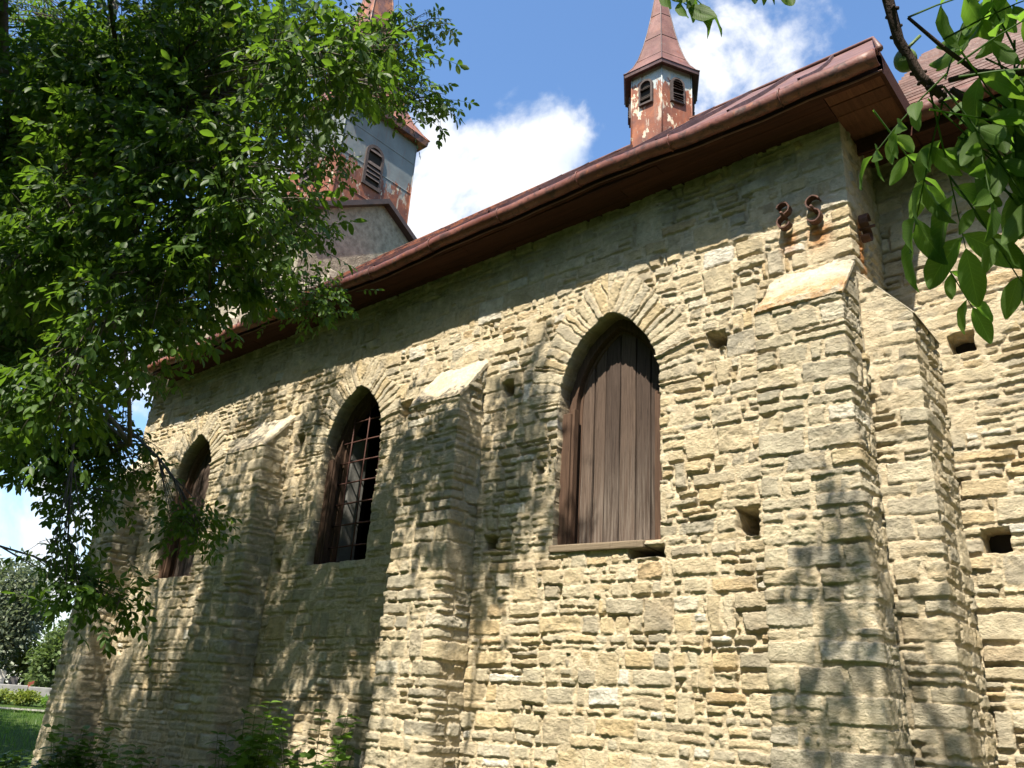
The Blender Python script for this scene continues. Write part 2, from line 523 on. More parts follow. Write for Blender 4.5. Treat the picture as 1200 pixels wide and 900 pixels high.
def mk_leaf(name, dark, light, trans, fine=False, tw=0.42, rough=0.42):
    m, N, L = new_mat(name)
    g = G.__new__(G)
    g.m, g.N, g.L = m, N, L
    g.out = N.new('ShaderNodeOutputMaterial')
    g.p = N.new('ShaderNodeBsdfPrincipled')
    g.tc = N.new('ShaderNodeTexCoord'); g.geo = g.tc.outputs['Object']
    c = g.ramp(g.attr('lrnd'), [(0.0, dark), (0.75, light), (0.95, tuple(x * 1.15 for x in light)), (1.0, (light[0] * 2.0, light[1] * 1.35, light[2] * 0.9))])
    t = g.ramp(g.attr('lrnd'), [(0.0, tuple(x * 0.75 for x in trans)), (0.8, trans), (1.0, (trans[0] * 1.5, trans[1] * 1.1, trans[2]))])
    nrm = None
    if fine:
        lu, lv = g.attr('lu'), g.attr('lv')
        mid = g.range(g.math('ABSOLUTE', lu), 0.0, 0.05, 1.0, 0.0)
        ph = g.math('MULTIPLY', g.math('SUBTRACT', lv, g.math('MULTIPLY', g.math('ABSOLUTE', lu), 0.20)), 11.0)
        side = g.range(g.math('ABSOLUTE', g.math('SUBTRACT', g.math('FRACT', ph), 0.5)), 0.0, 0.10, 1.0, 0.0)
        vein = g.math('MAXIMUM', mid, g.math('MULTIPLY', side, 0.5))
        c = g.mix(g.math('MULTIPLY', vein, 0.75), c, tuple(x * 1.7 for x in light))
        t = g.mix(g.math('MULTIPLY', vein, 0.65), t, tuple(x * 1.5 for x in trans))
        blot = g.range(g.noise(24, 6, 0.7), 0.60, 0.72)
        c = g.mix(g.math('MULTIPLY', blot, 0.7), c, (0.10, 0.085, 0.03))
        t = g.mix(g.math('MULTIPLY', blot, 0.65), t, (0.10, 0.13, 0.02))
        nrm = g.bump(vein, 0.35, 0.003)
    L.new(c, g.p.inputs['Base Color'])
    g.p.inputs['Roughness'].default_value = rough
    g.p.inputs['Specular IOR Level'].default_value = 0.28
    if nrm is not None: L.new(nrm, g.p.inputs['Normal'])
    tr = N.new('ShaderNodeBsdfTranslucent')
    L.new(t, tr.inputs['Color'])
    mx = N.new('ShaderNodeMixShader')
    mx.inputs[0].default_value = tw
    L.new(g.p.outputs[0], mx.inputs[1]); L.new(tr.outputs[0], mx.inputs[2])
    L.new(mx.outputs[0], g.out.inputs[0])
    return m


M['leaf'] = mk_leaf('walnut_leaves', (0.021, 0.048, 0.009), (0.056, 0.104, 0.018), (0.15, 0.28, 0.02), rough=0.5)
M['leaf_near'] = mk_leaf('walnut_leaves_overhead', (0.032, 0.068, 0.014), (0.070, 0.125, 0.024), (0.17, 0.33, 0.03), fine=True, tw=0.55, rough=0.6)
M['leaf_bush'] = mk_leaf('bush_leaves', (0.05, 0.085, 0.022), (0.12, 0.165, 0.06), (0.13, 0.20, 0.04))
M['leaf_silver'] = mk_leaf('silvery_leaves', (0.08, 0.105, 0.055), (0.19, 0.215, 0.14), (0.15, 0.19, 0.08))
M['leaf_weed'] = mk_leaf('weed_leaves', (0.045, 0.095, 0.02), (0.11, 0.19, 0.035), (0.22, 0.40, 0.04))
M['leaf_yellow'] = mk_leaf('yellow_green_leaves', (0.09, 0.13, 0.02), (0.20, 0.235, 0.04), (0.22, 0.28, 0.03))


# ------------------------------------------------------------------ rubble stone pattern
class Pattern:
    """coursed rubble: beds of uneven height, stones of uneven length, some split, some two beds tall"""

    def __init__(s, seed, u0, u1, z0, z1, hlo=0.062, hhi=0.15, llo=0.10, lhi=0.35, corners=(), tall=0.16):
        r = np.random.RandomState(seed)
        s.seed = seed; s.tall = tall
        b = [z0 - 0.3]
        while b[-1] < z1 + 0.3:
            b.append(b[-1] + r.uniform(hlo, hhi) * (0.72 if r.rand() < 0.25 else 1.0))
        s.b = np.array(b)

        def joints(hh, k, f=1.0):
            j = [u0 - 1.0 - r.rand() * 0.4]
            while j[-1] < u1 + 1.0:
                j.append(j[-1] + f * r.uniform(llo, lhi) * (0.65 + 0.5 * hh / 0.12) * (0.5 if r.rand() < 0.25 else 1.0))
            j = np.array(j)
            for n, c in enumerate(corners):       # quoins: long and short ends alternate
                lg = (k + n) % 2
                a_, b_ = (0.15, 0.31) if lg else (0.31, 0.15)
                a_ *= r.uniform(.85, 1.15); b_ *= r.uniform(.85, 1.15)
                j = j[(j < c - a_ - 0.05) | (j > c + b_ + 0.05)]
                j = np.sort(np.concatenate([j, [c - a_, c + b_]]))
            return j
        s.J = [joints(b[k + 1] - b[k], k) for k in range(len(b) - 1)]
        s.JP = [joints(b[min(k + 2, len(b) - 1)] - b[k], k, 0.62) for k in range(0, len(b) - 1, 2)]

    def lookup(s, i, wu, J):
        lo = np.empty_like(wu); hi = np.empty_like(wu); jid = np.zeros(wu.shape, dtype=np.int64)
        order = np.argsort(i, kind='stable')
        bounds = np.searchsorted(i[order], np.arange(len(J) + 1))
        for k in range(len(J)):
            ix = order[bounds[k]:bounds[k + 1]]
            if not len(ix): continue
            j = np.clip(np.searchsorted(J[k], wu[ix]) - 1, 0, len(J[k]) - 2)
            jid[ix] = j; lo[ix] = J[k][j]; hi[ix] = J[k][j + 1]
        return lo, hi, jid

    def eval(s, u, v, warp=1.0):
        sd = s.seed
        wu = u + warp * (0.022 * fbm(u * 2.5, v * 4.5, 3, sd + 11) + 0.007 * fbm(u * 14, v * 14, 3, sd + 12))
        wv = v + warp * (0.024 * fbm(u * 0.7, v * 0.9 + 9, 2, sd + 13) + 0.010 * fbm(u * 4.5, v * 4.5, 3, sd + 14) + 0.005 * fbm(u * 22, v * 22, 2, sd + 15))
        i = np.clip(np.searchsorted(s.b, wv) - 1, 0, len(s.b) - 2)
        lo, hi, jid = s.lookup(i, wu, s.J)
        zb = s.b[i]; zt = s.b[i + 1]
        # some stones are two thin ones on top of each other
        sp = (hsh(i, jid, sd + 1) < 0.28) & (zt - zb > 0.105)
        fr = zb + (zt - zb) * (0.38 + 0.26 * hsh(i, jid, sd + 2))
        up = sp & (wv > fr)
        zt2 = np.where(sp & ~up, fr, zt); zb2 = np.where(up, fr, zb)
        sid = jid * 2 + up
        sp2 = sp & (hsh(i, sid, sd + 3) < 0.5)
        fu = lo + (hi - lo) * (0.35 + 0.3 * hsh(i, sid, sd + 4))
        rt = sp2 & (wu > fu)
        hi2 = np.where(sp2 & ~rt, fu, hi); lo2 = np.where(rt, fu, lo)
        sid = sid * 2 + rt
        # tall stones through two beds
        p = i // 2
        plo, phi, pj = s.lookup(p, wu, s.JP)
        pt = s.b[np.minimum(p * 2 + 2, len(s.b) - 1)]; pb = s.b[p * 2]
        tl = (hsh(p, pj, sd + 7) < s.tall) & (pt - pb < 0.30)
        lo2 = np.where(tl, plo, lo2); hi2 = np.where(tl, phi, hi2)
        zb2 = np.where(tl, pb, zb2); zt2 = np.where(tl, pt, zt2)
        sid = np.where(tl, pj + 5000, sid); i = np.where(tl, p * 2 + 3000, i)
        # next to a tall stone its neighbours end at its side
        # each stone has its own slightly skewed outline inside its cell
        R = lambda k: hsh(i, sid, sd + 200 + k)
        cu = wu - (lo2 + hi2) / 2; cv = wv - (zb2 + zt2) / 2
        sk = (R(0) - 0.5) * 0.10
        dtop = zt2 - wv - R(1) ** 2 * 0.010 + cu * (R(2) - 0.5) * 0.07
        dbot = wv - zb2 - R(3) ** 2 * 0.008 + cu * (R(4) - 0.5) * 0.07
        dl = wu - lo2 + cv * sk - R(5) ** 2 * 0.008
        dr = hi2 - wu - cv * (R(6) - 0.5) * 0.10 - R(7) ** 2 * 0.008
        return i, sid, np.minimum(dl, dr), np.minimum(dtop, dbot), cu, cv


def relief(u, v, pat_out, seed, flush=0.0, amp=1.0):
    i, sid, du, dv, cu, cv = pat_out
    R = lambda k: hsh(i, sid, seed + 100 + k)
    du = np.maximum(du, 1e-4); dv = np.maximum(dv, 1e-4)
    rag = 0.0075 * fbm(u * 30, v * 30, 3, seed + 20, 0.6)
    d = ((du * 0.72) ** -6.0 + dv ** -6.0) ** (-1 / 6.0) + rag
    jw = 0.0050 + 0.003 * fbm(u * 5, v * 5, 2, seed + 21)
    prof = sstep(jw, jw + 0.006 + 0.007 * R(0) ** 2, d)
    face = 0.003 + 0.010 * R(1) ** 1.5 + np.where(R(9) < 0.06, 0.011, 0.0)
    face = face + cu * (R(2) - 0.5) * 0.05 + cv * (R(3) - 0.5) * 0.10
    su, sv = u + 3.1 * R(4), v + 2.7 * R(5)
    n1 = fbm(su * 12, sv * 16, 5, seed + 31, 0.66)
    t = fbm(su * 7, sv * 10, 3, seed + 32, 0.55) * 3.0 + cv * 7 * (R(8) - 0.5)
    tf = np.floor(t); ter = (tf + sstep(0.80, 1.0, t - tf)) / 3.0
    rough = 0.25 + 0.95 * R(6) ** 1.5
    face = face + amp * rough * (0.012 * n1 + 0.010 * ter)
    m0 = -0.0062 + 0.008 * fbm(u * 19, v * 19, 4, seed + 41, 0.6)
    crack = fbm(u * 2.6, v * 2.6, 3, seed + 44)
    m0 = m0 - 0.022 * sstep(0.20, 0.36, crack)
    lowf = fbm(u * 0.8, v * 0.9, 3, seed + 42) * 0.55 + fbm(u * 4, v * 4, 3, seed + 43) * 0.45
    m0 = m0 + 0.016 * sstep(-0.12, 0.34, lowf + flush)
    st = -0.045 + prof * (face + 0.045)
    h = np.maximum(st, m0)
    mort = sstep(-0.003, 0.004, m0 - st)
    return h, mort, R(7)


def arch_sd(x, z, xc, w, zs, c, zsill):
    R = w + c
    lower = np.abs(x - xc) - w
    cx = np.where(x > xc, xc - c, xc + c)
    upper = np.sqrt((x - cx) ** 2 + (z - zs) ** 2) - R
    sd = np.where(z > zs, upper, lower)
    return np.maximum(sd, zsill - z)


def var_samples(a, b, f):
    out = [a]
    while out[-1] < b:
        out.append(out[-1] + f(out[-1]))
    out[-1] = b
    return np.array(out)


def stone_surface(name, path, us, zs, seed, mat, parent, cut=None, holes=(), openings=(), stains=(), flush=0.0,
                  quoin=False, pat_kw=None, blend=0.05, off=0.0, batter=0.0, deep=0.36, amp=1.0):
    """a stone faced wall run along a plan path; out is to the right of travel"""
    P = np.array(path, dtype=float)
    seg = P[1:] - P[:-1]
    ln = np.sqrt((seg ** 2).sum(1))
    S = np.concatenate([[0], np.cumsum(ln)])
    nrm = np.stack([seg[:, 1], -seg[:, 0]], 1) / ln[:, None]
    U, Z = np.meshgrid(us, zs, indexing='ij')
    nu, nz = U.shape
    k = np.clip(np.searchsorted(S, us, side='right') - 1, 0, len(ln) - 1)
    base = P[k] + (seg[k] / ln[k][:, None]) * (us - S[k])[:, None]
    nn = nrm[k].copy()
    for c in range(1, len(S) - 1):
        t = (us - S[c]) / blend
        m = np.abs(t) < 1
        w = (t[m] + 1) / 2
        q = nrm[c - 1][None] * (1 - w)[:, None] + nrm[c][None] * w[:, None]
        nn[m] = q / np.sqrt((q ** 2).sum(1))[:, None]
    u = U.ravel(); z = Z.ravel()
    X = np.repeat(base[:, 0], nz); Y = np.repeat(base[:, 1], nz)
    NX = np.repeat(nn[:, 0], nz); NY = np.repeat(nn[:, 1], nz)
    pat = Pattern(seed, us[0], us[-1], zs[0], zs[-1], corners=S[1:-1] if quoin else (), **(pat_kw or {}))
    po = pat.eval(u, z)
    h, mort, sr = relief(u, z, po, seed, flush, amp)
    # voussoirs round the pointed windows
    sdm = np.full(u.shape, 9.0)
    for (xc, w, z_s, c, zsill) in openings:
        R = w + c
        cx = np.where(X > xc, xc - c, xc + c)
        rr = np.sqrt((X - cx) ** 2 + (z - z_s) ** 2) - R
        th = np.arctan2(z - z_s, np.abs(X - cx))
        near = (rr > -0.3) & (rr < 0.45) & (z > z_s - 0.03) & (np.abs(X - xc) < w + 0.5)
        ix = np.where(near)[0]
        if len(ix):
            side = np.where(X[ix] > xc, 1, 0)
            s_ = th[ix] * (R + 0.15) + 0.02 * fbm(X[ix] * 9, z[ix] * 9, 3, seed + 51) + side * 37.0 + 50
            p2 = Pattern(seed + 77, 40, 95, 0.0, 0.5, 0.40, 0.41, 0.028, 0.050)
            rl = rr[ix] + 0.02 * fbm(X[ix] * 7, z[ix] * 7, 3, seed + 52)
            jj = p2.J[1]
            j = np.searchsorted(jj, s_) - 1
            lim = 0.27 + 0.10 * hsh(j, side, seed + 53)
            inv = rl < lim
            du = np.minimum(s_ - jj[j], jj[j + 1] - s_)
            dv = lim - rl
            po2 = (j * 0 + 900, j + side * 1000, du * 1.4, dv + 0.012, s_ - (jj[j] + jj[j + 1]) / 2, rl - lim / 2)
            h2, m2, r2 = relief(s_ * 1.0, rl * 1.0, po2, seed + 60, flush - 0.25, amp)
            sel = ix[inv]
            h[sel] = h2[inv] + 0.003; mort[sel] = m2[inv]; sr[sel] = r2[inv] * 0.8
        s_o = arch_sd(X, z, xc, w, z_s, c, zsill)
        s_o = s_o + 0.010 * (hsh(po[0], po[1], seed + 61) - 0.4) + 0.007 * fbm(X * 13, z * 13, 3, seed + 62)
        onw = np.abs(NY + 1) < 0.01
        sdm = np.where(onw, np.minimum(sdm, s_o), sdm)
    for (hx, hz, hw, hh) in holes:
        hn = 0.018 * fbm(u * 14, z * 14, 2, seed + 71)
        ins = np.maximum(np.abs(u - hx) - hw / 2, np.abs(z - hz) - hh / 2) + hn
        ft = sstep(0.012, -0.012, ins)
        h = h * (1 - ft) - 0.34 * ft
        mort = np.where(ins < 0, 0.0, mort)
        sr = np.where(ins < 0.0, 0.90, sr)
    ru = np.zeros(u.shape)
    for (sx, sz0, sz1, sw) in stains:
        wob = 0.03 * fbm(u * 8, z * 8, 3, seed + 81)
        a = sstep(sw, 0.0, np.abs(u - sx + wob)) * sstep(sz0, sz0 + 0.25, z + wob) * sstep(sz1 + 0.05, sz1 - 0.03, z)
        ru = np.maximum(ru, a)
    h = h + off
    if batter:
        h = h + batter * (zs[-1] - z)
    V = np.stack([X + NX * h, Y + NY * h, z], 1)
    a = (np.arange(nu - 1)[:, None] * nz + np.arange(nz - 1)[None]).ravel()
    quads = np.stack([a, a + nz, a + nz + 1, a + 1], 1)
    keep = np.ones(len(quads), dtype=bool)
    if openings:
        keep &= sdm[quads].mean(1) > 0
    if cut is not None:
        cv = V[quads].mean(1)
        keep &= cut(cv[:, 0], cv[:, 1], cv[:, 2])
    quads = quads[keep]
    attrs = dict(srnd=sr, mort=mort, rust=ru, reveal_brown=np.zeros(len(sr)))
    if openings:
        # snap the rim to the outline and run it back as the stone reveal
        e = np.concatenate([quads[:, [0, 1]], quads[:, [1, 2]], quads[:, [2, 3]], quads[:, [3, 0]]])
        key = np.sort(e, 1); key = key[:, 0].astype(np.int64) * len(V) + key[:, 1]
        uq, inv_, cnt = np.unique(key, return_inverse=True, return_counts=True)
        be = e[cnt[inv_] == 1]
        be = be[(np.abs(sdm[be]).max(1) < 0.06)]
        bv = np.unique(be)
        # gradient step
        eps = 0.004
        dx = np.zeros(len(bv)); dz = np.zeros(len(bv)); best = np.full(len(bv), 9.0)
        for op in openings:
            f0 = arch_sd(V[bv, 0], V[bv, 2], *op)
            gx = (arch_sd(V[bv, 0] + eps, V[bv, 2], *op) - f0) / eps
            gz = (arch_sd(V[bv, 0], V[bv, 2] + eps, *op) - f0) / eps
            m = np.abs(f0) < np.abs(best)
            best = np.where(m, f0, best); dx = np.where(m, gx, dx); dz = np.where(m, gz, dz)
        V[bv, 0] -= sdm[bv] * dx; V[bv, 2] -= sdm[bv] * dz
        idx = {int(b): n for n, b in enumerate(bv)}
        loc = np.array([[idx[int(p)], idx[int(q)]] for p, q in be])
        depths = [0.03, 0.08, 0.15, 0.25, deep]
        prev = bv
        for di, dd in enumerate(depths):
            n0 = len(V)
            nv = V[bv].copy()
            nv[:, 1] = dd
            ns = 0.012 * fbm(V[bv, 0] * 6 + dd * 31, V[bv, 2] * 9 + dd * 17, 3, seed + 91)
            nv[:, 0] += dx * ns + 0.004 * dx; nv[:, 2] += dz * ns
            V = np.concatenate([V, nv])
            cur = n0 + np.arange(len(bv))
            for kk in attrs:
                attrs[kk] = np.concatenate([attrs[kk], attrs[kk][bv] if kk != 'reveal_brown' else np.full(len(bv), min(1.0, di / 1.5))])
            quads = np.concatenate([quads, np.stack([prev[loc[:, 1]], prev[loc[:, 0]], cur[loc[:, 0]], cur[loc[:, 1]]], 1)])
            prev = cur
    return mesh_np(name, V, quads, mat, parent, attrs)


# ------------------------------------------------------------------ ground
def terrain(x, y):
    d = np.maximum(0.0, -(np.asarray(x, dtype=float)) - 14.5)
    return 0.95 * sstep(0.0, 11.0, d) + 0.5 * sstep(10.0, 20.0, d)


def build_ground():
    xs = np.concatenate([[-900, -500, -250, -140, -90, -65, -50], np.arange(-44, 8.1, 0.5), [12, 20, 40, 90, 250, 900]])
    ys = np.concatenate([[-900, -300, -100, -45, -25, -16], np.arange(-12, 18.1, 0.5), [22, 30, 45, 80, 160, 400, 900]])
    X, Y = np.meshgrid(xs, ys, indexing='ij')
    Z = terrain(X, Y) + 0.03 * fbm(X * 0.6, Y * 0.6, 3, 3)
    V = np.stack([X.ravel(), Y.ravel(), Z.ravel()], 1)
    n = len(ys)
    a = (np.arange(len(xs) - 1)[:, None] * n + np.arange(n - 1)[None]).ravel()
    g = G('ground_soil_and_grass')
    c = g.ramp(g.noise(1.1, 8, 0.7), [(0.3, (0.030, 0.055, 0.014)), (0.6, (0.055, 0.085, 0.022)), (0.8, (0.09, 0.085, 0.04))])
    m = g.done(c, 0.95, g.bump(g.noise(20, 5), 0.8, 0.05), spec=0.05)
    o = mesh_np('ground', V, np.stack([a, a + n, a + n + 1, a + 1], 1), m)
    tag(o, kind='structure')


build_ground()
VD = Vector((-0.935, 0.355, 0))          # view direction towards the far left
VS = Vector((0.355, 0.935, 0))           # across it


def strip(name, dist, width, lift, mat, s0=-14, s1=22):
    n = 40
    vs = []; q = []
    for k in range(n + 1):
        s = s0 + (s1 - s0) * k / n
        for e in (0, 1):
            p = Vector((0, -5.5, 0)) + VD * (dist + e * width) + VS * s
            vs.append((p.x, p.y, float(terrain(p.x, p.y)) + lift))
    for k in range(n):
        q.append((2 * k, 2 * k + 1, 2 * k + 3, 2 * k + 2))
    o = mesh_np(name, vs, q, mat)
    return tag(o, kind='structure')


M['gravel'] = mk_simple('pale_path', (0.17, 0.155, 0.13), (0.27, 0.25, 0.215), 18, 0.95, 0.5, spec=0.1)
M['concrete'] = mk_simple('grey_concrete', (0.20, 0.19, 0.18), (0.33, 0.315, 0.29), 6, 0.9, 0.4, spec=0.1)
strip('path', 26.3, 0.75, 0.06, M['gravel'])
strip('road', 33.5, 4.0, 0.05, M['concrete'])

# ------------------------------------------------------------------ the church
CH = empty('church', (-7, 3.5, 0), 'old yellow limestone church with pointed windows, rusty metal roof, ridge turret and steeple', 'church')
CO = Vector((-7, 3.5, 0))
PIV = empty('tmp_pivot', (0, 0, 0))


def part(o):
    """hang a part built in world space under the church"""
    o.parent = CH
    o.matrix_parent_inverse = Matrix.Translation(-CO)
    return o


def sub(o, p):
    o.parent = p
    return o


bpy.data.objects.remove(PIV)
WX0, WX1 = -12.62, -1.67
WIN = [(-3.825, 0.53, 4.245, 0.34, 2.94), (-7.29, 0.50, 4.315, 0.32, 3.02), (-10.80, 0.50, 4.315, 0.32, 3.05)]


def px_step(x):
    return float(np.interp(x, [-12.6, -9, -6.5, -4.5, -1.7, 1.0], [0.020, 0.014, 0.0105, 0.008, 0.0066, 0.010]))


L1 = WX1 - WX0
us = np.concatenate([var_samples(0, L1, lambda u: px_step(WX0 + u)), var_samples(L1, L1 + 0.75, lambda u: 0.010)[1:]])
zz = np.concatenate([np.arange(-0.1, 0.6, 0.04), np.arange(0.6, 6.19, 0.0076)])
uo = lambda x: x - WX0
holes = [(uo(-2.78), 4.50, .14, .12), (uo(-2.58), 3.01, .15, .19), (uo(-4.98), 4.54, .13, .15), (uo(-5.07), 3.06, .14, .12),
         (uo(-6.43), 4.60, .17, .16), (uo(-8.32), 4.57, .13, .15), (uo(-8.35), 3.05, .13, .14), (uo(-4.52), 3.66, .05, .04), (uo(-3.42), 2.86, .30, .08)]
stains = [(uo(-1.90), 4.94, 5.24, .13), (uo(-2.13), 4.98, 5.24, .10), (L1 + 0.22, 4.7, 5.3, .10)]
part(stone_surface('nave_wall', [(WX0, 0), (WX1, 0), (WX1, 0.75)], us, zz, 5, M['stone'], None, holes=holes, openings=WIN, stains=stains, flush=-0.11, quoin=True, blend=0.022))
# chancel wall, set back from the nave
us2 = np.concatenate([var_samples(0, 2.2, lambda u: 0.0078), np.arange(2.23, 6.0, 0.03)])
part(stone_surface('chancel_wall', [(WX1 - 0.05, 0.75), (WX1 + 6.0, 0.75)], us2, zz, 23, M['stone'], None,
                   holes=[(0.52, 4.37, .16, .13), (0.55, 2.91, .16, .15), (2.4, 4.4, .15, .15), (2.4, 2.9, .15, .15)], flush=-0.02,
                   pat_kw=dict(llo=.2, lhi=.55)))


def buttress(xl, xr, ztop, zlow, proj, seed, label=None, hide_cap=False):
    w = xr - xl
    L = proj
    st = px_step((xl + xr) / 2) * 0.95
    us = np.concatenate([var_samples(0, L, lambda u: st), var_samples(L, L + w, lambda u: st)[1:], var_samples(L + w, 2 * L + w, lambda u: st)[1:]])
    zs = np.concatenate([np.arange(-0.1, 0.6, 0.04), np.arange(0.6, ztop + 0.02, st)])
    # sloped top: stones stop under the slab
    sl = (ztop - zlow) / proj

    def cut(x, y, z):
        return z < ztop + y * sl - 0.012
    o = stone_surface('buttress', [(xl, 0.0), (xl, -proj), (xr, -proj), (xr, 0.0)], us, zs, seed, M['stone_grey'], None, cut=cut, flush=-0.32,
                      pat_kw=dict(hlo=.085, hhi=.18, llo=.15, lhi=.40, tall=.06), blend=0.02, batter=0.012, amp=1.25, quoin=True)
    part(o)
    # cap slab, a sloping stone with a ragged face
    nx, ny = 60, 36
    V = []; ru = []
    z_hi, z_lo = ztop + 0.015, zlow - 0.02
    y_hi, y_lo = 0.03, -proj - 0.022
    for i in range(nx + 1):
        for j in range(ny + 1):
            s = i / nx; t = j / ny
            x = xl - 0.012 + (w + 0.026) * s
            y = y_hi + (y_lo - y_hi) * t
            z = z_hi + (z_lo - z_hi) * t
            V.append((x, y, z)); ru.append(t)
    V = np.array(V); ru = np.array(ru)
    nv = np.array([0, -(z_hi - z_lo), -(y_lo - y_hi)]); nv = nv / np.linalg.norm(nv)
    dd = 0.020 * fbm(V[:, 0] * 5, V[:, 1] * 6, 4, seed + 5) + 0.009 * fbm(V[:, 0] * 30, V[:, 1] * 30, 3, seed + 6)
    s_ = (V[:, 0] - xl) / w
    edge = np.minimum(np.minimum(s_ + 0.01, 1.02 - s_) * w, (1 - ru) * 0.5)
    dd -= 0.022 * (1 - sstep(0, 0.03, edge))
    T = V + nv * (0.022 + dd)[:, None]
    B = V - nv * 0.02
    allv = np.concatenate([T, B]); n = ny + 1; off = len(V)
    a = (np.arange(nx)[:, None] * n + np.arange(ny)[None]).ravel()
    q = [np.stack([a, a + 1, a + n + 1, a + n], 1)]
    q.append(np.stack([a + off, a + n + off, a + n + 1 + off, a + 1 + off], 1))
    i0 = np.arange(nx) * n
    q.append(np.stack([i0 + ny, i0 + ny + off, i0 + n + ny + off, i0 + n + ny], 1))
    q.append(np.stack([i0, i0 + n, i0 + n + off, i0 + off], 1))
    j0 = np.arange(ny)
    q.append(np.stack([j0, j0 + off, j0 + 1 + off, j0 + 1], 1))
    j1 = nx * n + np.arange(ny)
    q.append(np.stack([j1, j1 + 1, j1 + 1 + off, j1 + off], 1))
    rr = np.concatenate([ru, ru])
    rust = sstep(0.35, 0.75, rr) if seed == 101 else 0.25 * sstep(0.6, 1, rr)
    cap = mesh_np('cap_slab', allv, np.concatenate(q), M['cap'], o, dict(rust=rust), smooth=False)
    return o


buttress(-2.29, -1.675, 4.88, 4.47, 0.33, 101)
buttress(-5.97, -5.28, 4.90, 4.44, 0.34, 102)
buttress(-9.32, -8.52, 4.92, 4.46, 0.34, 103)
buttress(-12.66, -11.95, 4.92, 4.46, 0.36, 104)


# the buttress that leans on the return of the nave corner, seen edge on
def return_buttress():
    x0, x1, z1, z0 = WX1 + 0.0, -1.335, 4.79, 4.36
    us = np.concatenate([var_samples(0, 0.37, lambda u: 0.008), var_samples(0.37, 0.97, lambda u: 0.011)[1:]])
    zs = np.concatenate([np.arange(-0.1, 0.6, 0.04), np.arange(0.6, z1 + 0.02, 0.0085)])
    sl = (z1 - z0) / (x1 - x0)
    o = stone_surface('buttress', [(x1 - 0.37, 0.045), (x1, 0.045), (x1, 0.645)], us, zs, 140, M['stone_grey'], None,
                      cut=lambda x, y, z: z < z1 - (x - x0) * sl, flush=-0.2, pat_kw=dict(hlo=.09, hhi=.18, llo=.15, lhi=.4, tall=.06), blend=0.02, amp=1.2, quoin=True)
    part(o)
    m = MB()
    a = [(x0 - .01, .04, z1 - .006), (x1 + .02, .04, z0 - .022), (x1 + .02, .65, z0 - .022), (x0 - .01, .65, z1 - .006)]
    b = [(p[0], p[1], p[2] + 0.012) for p in a]
    m.hexa(a + b)
    me = m.build('cap_slab', M['cap'], o, bevel=0.008)
    return o


return_buttress()

# closed shell behind the faced walls
m = MB()
m.box(WX0, WX0 + 0.5, 0.45, 7.0, -0.1, 6.17)
m.box(WX1 - 0.5, WX1 - 0.02, 0.78, 7.0, -0.1, 6.17)
m.box(WX0 + 0.5, WX1 - 0.5, 6.5, 7.0, -0.1, 6.17)
m.box(WX0 - 0.02, WX0 + 0.06, 0.03, 0.45, -0.1, 6.17)
part(m.build('nave_outer_shell', M['rubble']))
m = MB()
m.box(WX0 + 0.51, WX1 - 0.51, 0.9, 6.49, 0.02, 0.06)
m.box(WX0 + 0.51, WX1 - 0.51, 0.42, 6.49, 5.9, 6.0)
for k, (x0, x1) in enumerate(((WX0 + .5, -11.35), (-10.2, -7.85), (-6.68, -4.42), (-3.15, WX1 - .52))):
    m.box(x0, x1, 0.40, 0.75, 0.0, 5.9)
for (xc, w, zs, c, zsill) in WIN:
    m.box(xc - 0.60, xc + 0.60, 0.40, 0.75, 0.0, zsill - 0.02)
    m.box(xc - 0.60, xc + 0.60, 0.40, 0.75, 5.15, 5.9)
m.box(WX0 + .51, WX1 - .52, 1.8, 1.85, 0.06, 5.9)
part(m.build('nave_inner_shell', M['inside']))
m = MB()
m.box(WX1 + 0.0, 4.2, 0.95, 6.2, -0.1, 6.0)
part(m.build('chancel_core', M['inside']))


# ---- windows
def arch_pts(xc, w, zs, c, zsill, inset=0.0, n=12):
    """outline of the pointed opening from the lower left, round the top, to the lower right"""
    R = w + c - inset
    rise = math.sqrt(max(R * R - c * c, 0))
    pts = [(xc - w + inset, zsill)]
    a1 = math.atan2(rise, -c)
    for k in range(n + 1):
        a = math.pi + (a1 - math.pi) * k / n
        pts.append((xc + c + R * math.cos(a), zs + R * math.sin(a)))
    right = [(2 * xc - p[0], p[1]) for p in pts[:-1]][::-1]
    return pts + right


def frame_ring(m, win, i0, i1, y0, y1):
    A = arch_pts(*win, inset=i0); B = arch_pts(*win, inset=i1)
    n = len(A)
    v = [(p[0], y0, p[1]) for p in A] + [(p[0], y0, p[1]) for p in B] + [(p[0], y1, p[1]) for p in A] + [(p[0], y1, p[1]) for p in B]
    f = []
    for k in range(n - 1):
        f.append((k, k + 1, n + k + 1, n + k))
        f.append((n + k, n + k + 1, 3 * n + k + 1, 3 * n + k))
        f.append((2 * n + k, 3 * n + k, 3 * n + k + 1, 2 * n + k + 1))
        f.append((k, 2 * n + k, 2 * n + k + 1, k + 1))
    m.add(v, f)


def set_rnd(o, name='brnd', per=8, seed=0):
    me = o.data
    n = len(me.vertices)
    r = np.random.RandomState(seed).rand(n // per + 1)
    at = me.attributes.new(name, 'FLOAT', 'POINT')
    at.data.foreach_set('value', np.repeat(r, per)[:n].astype(np.float32))


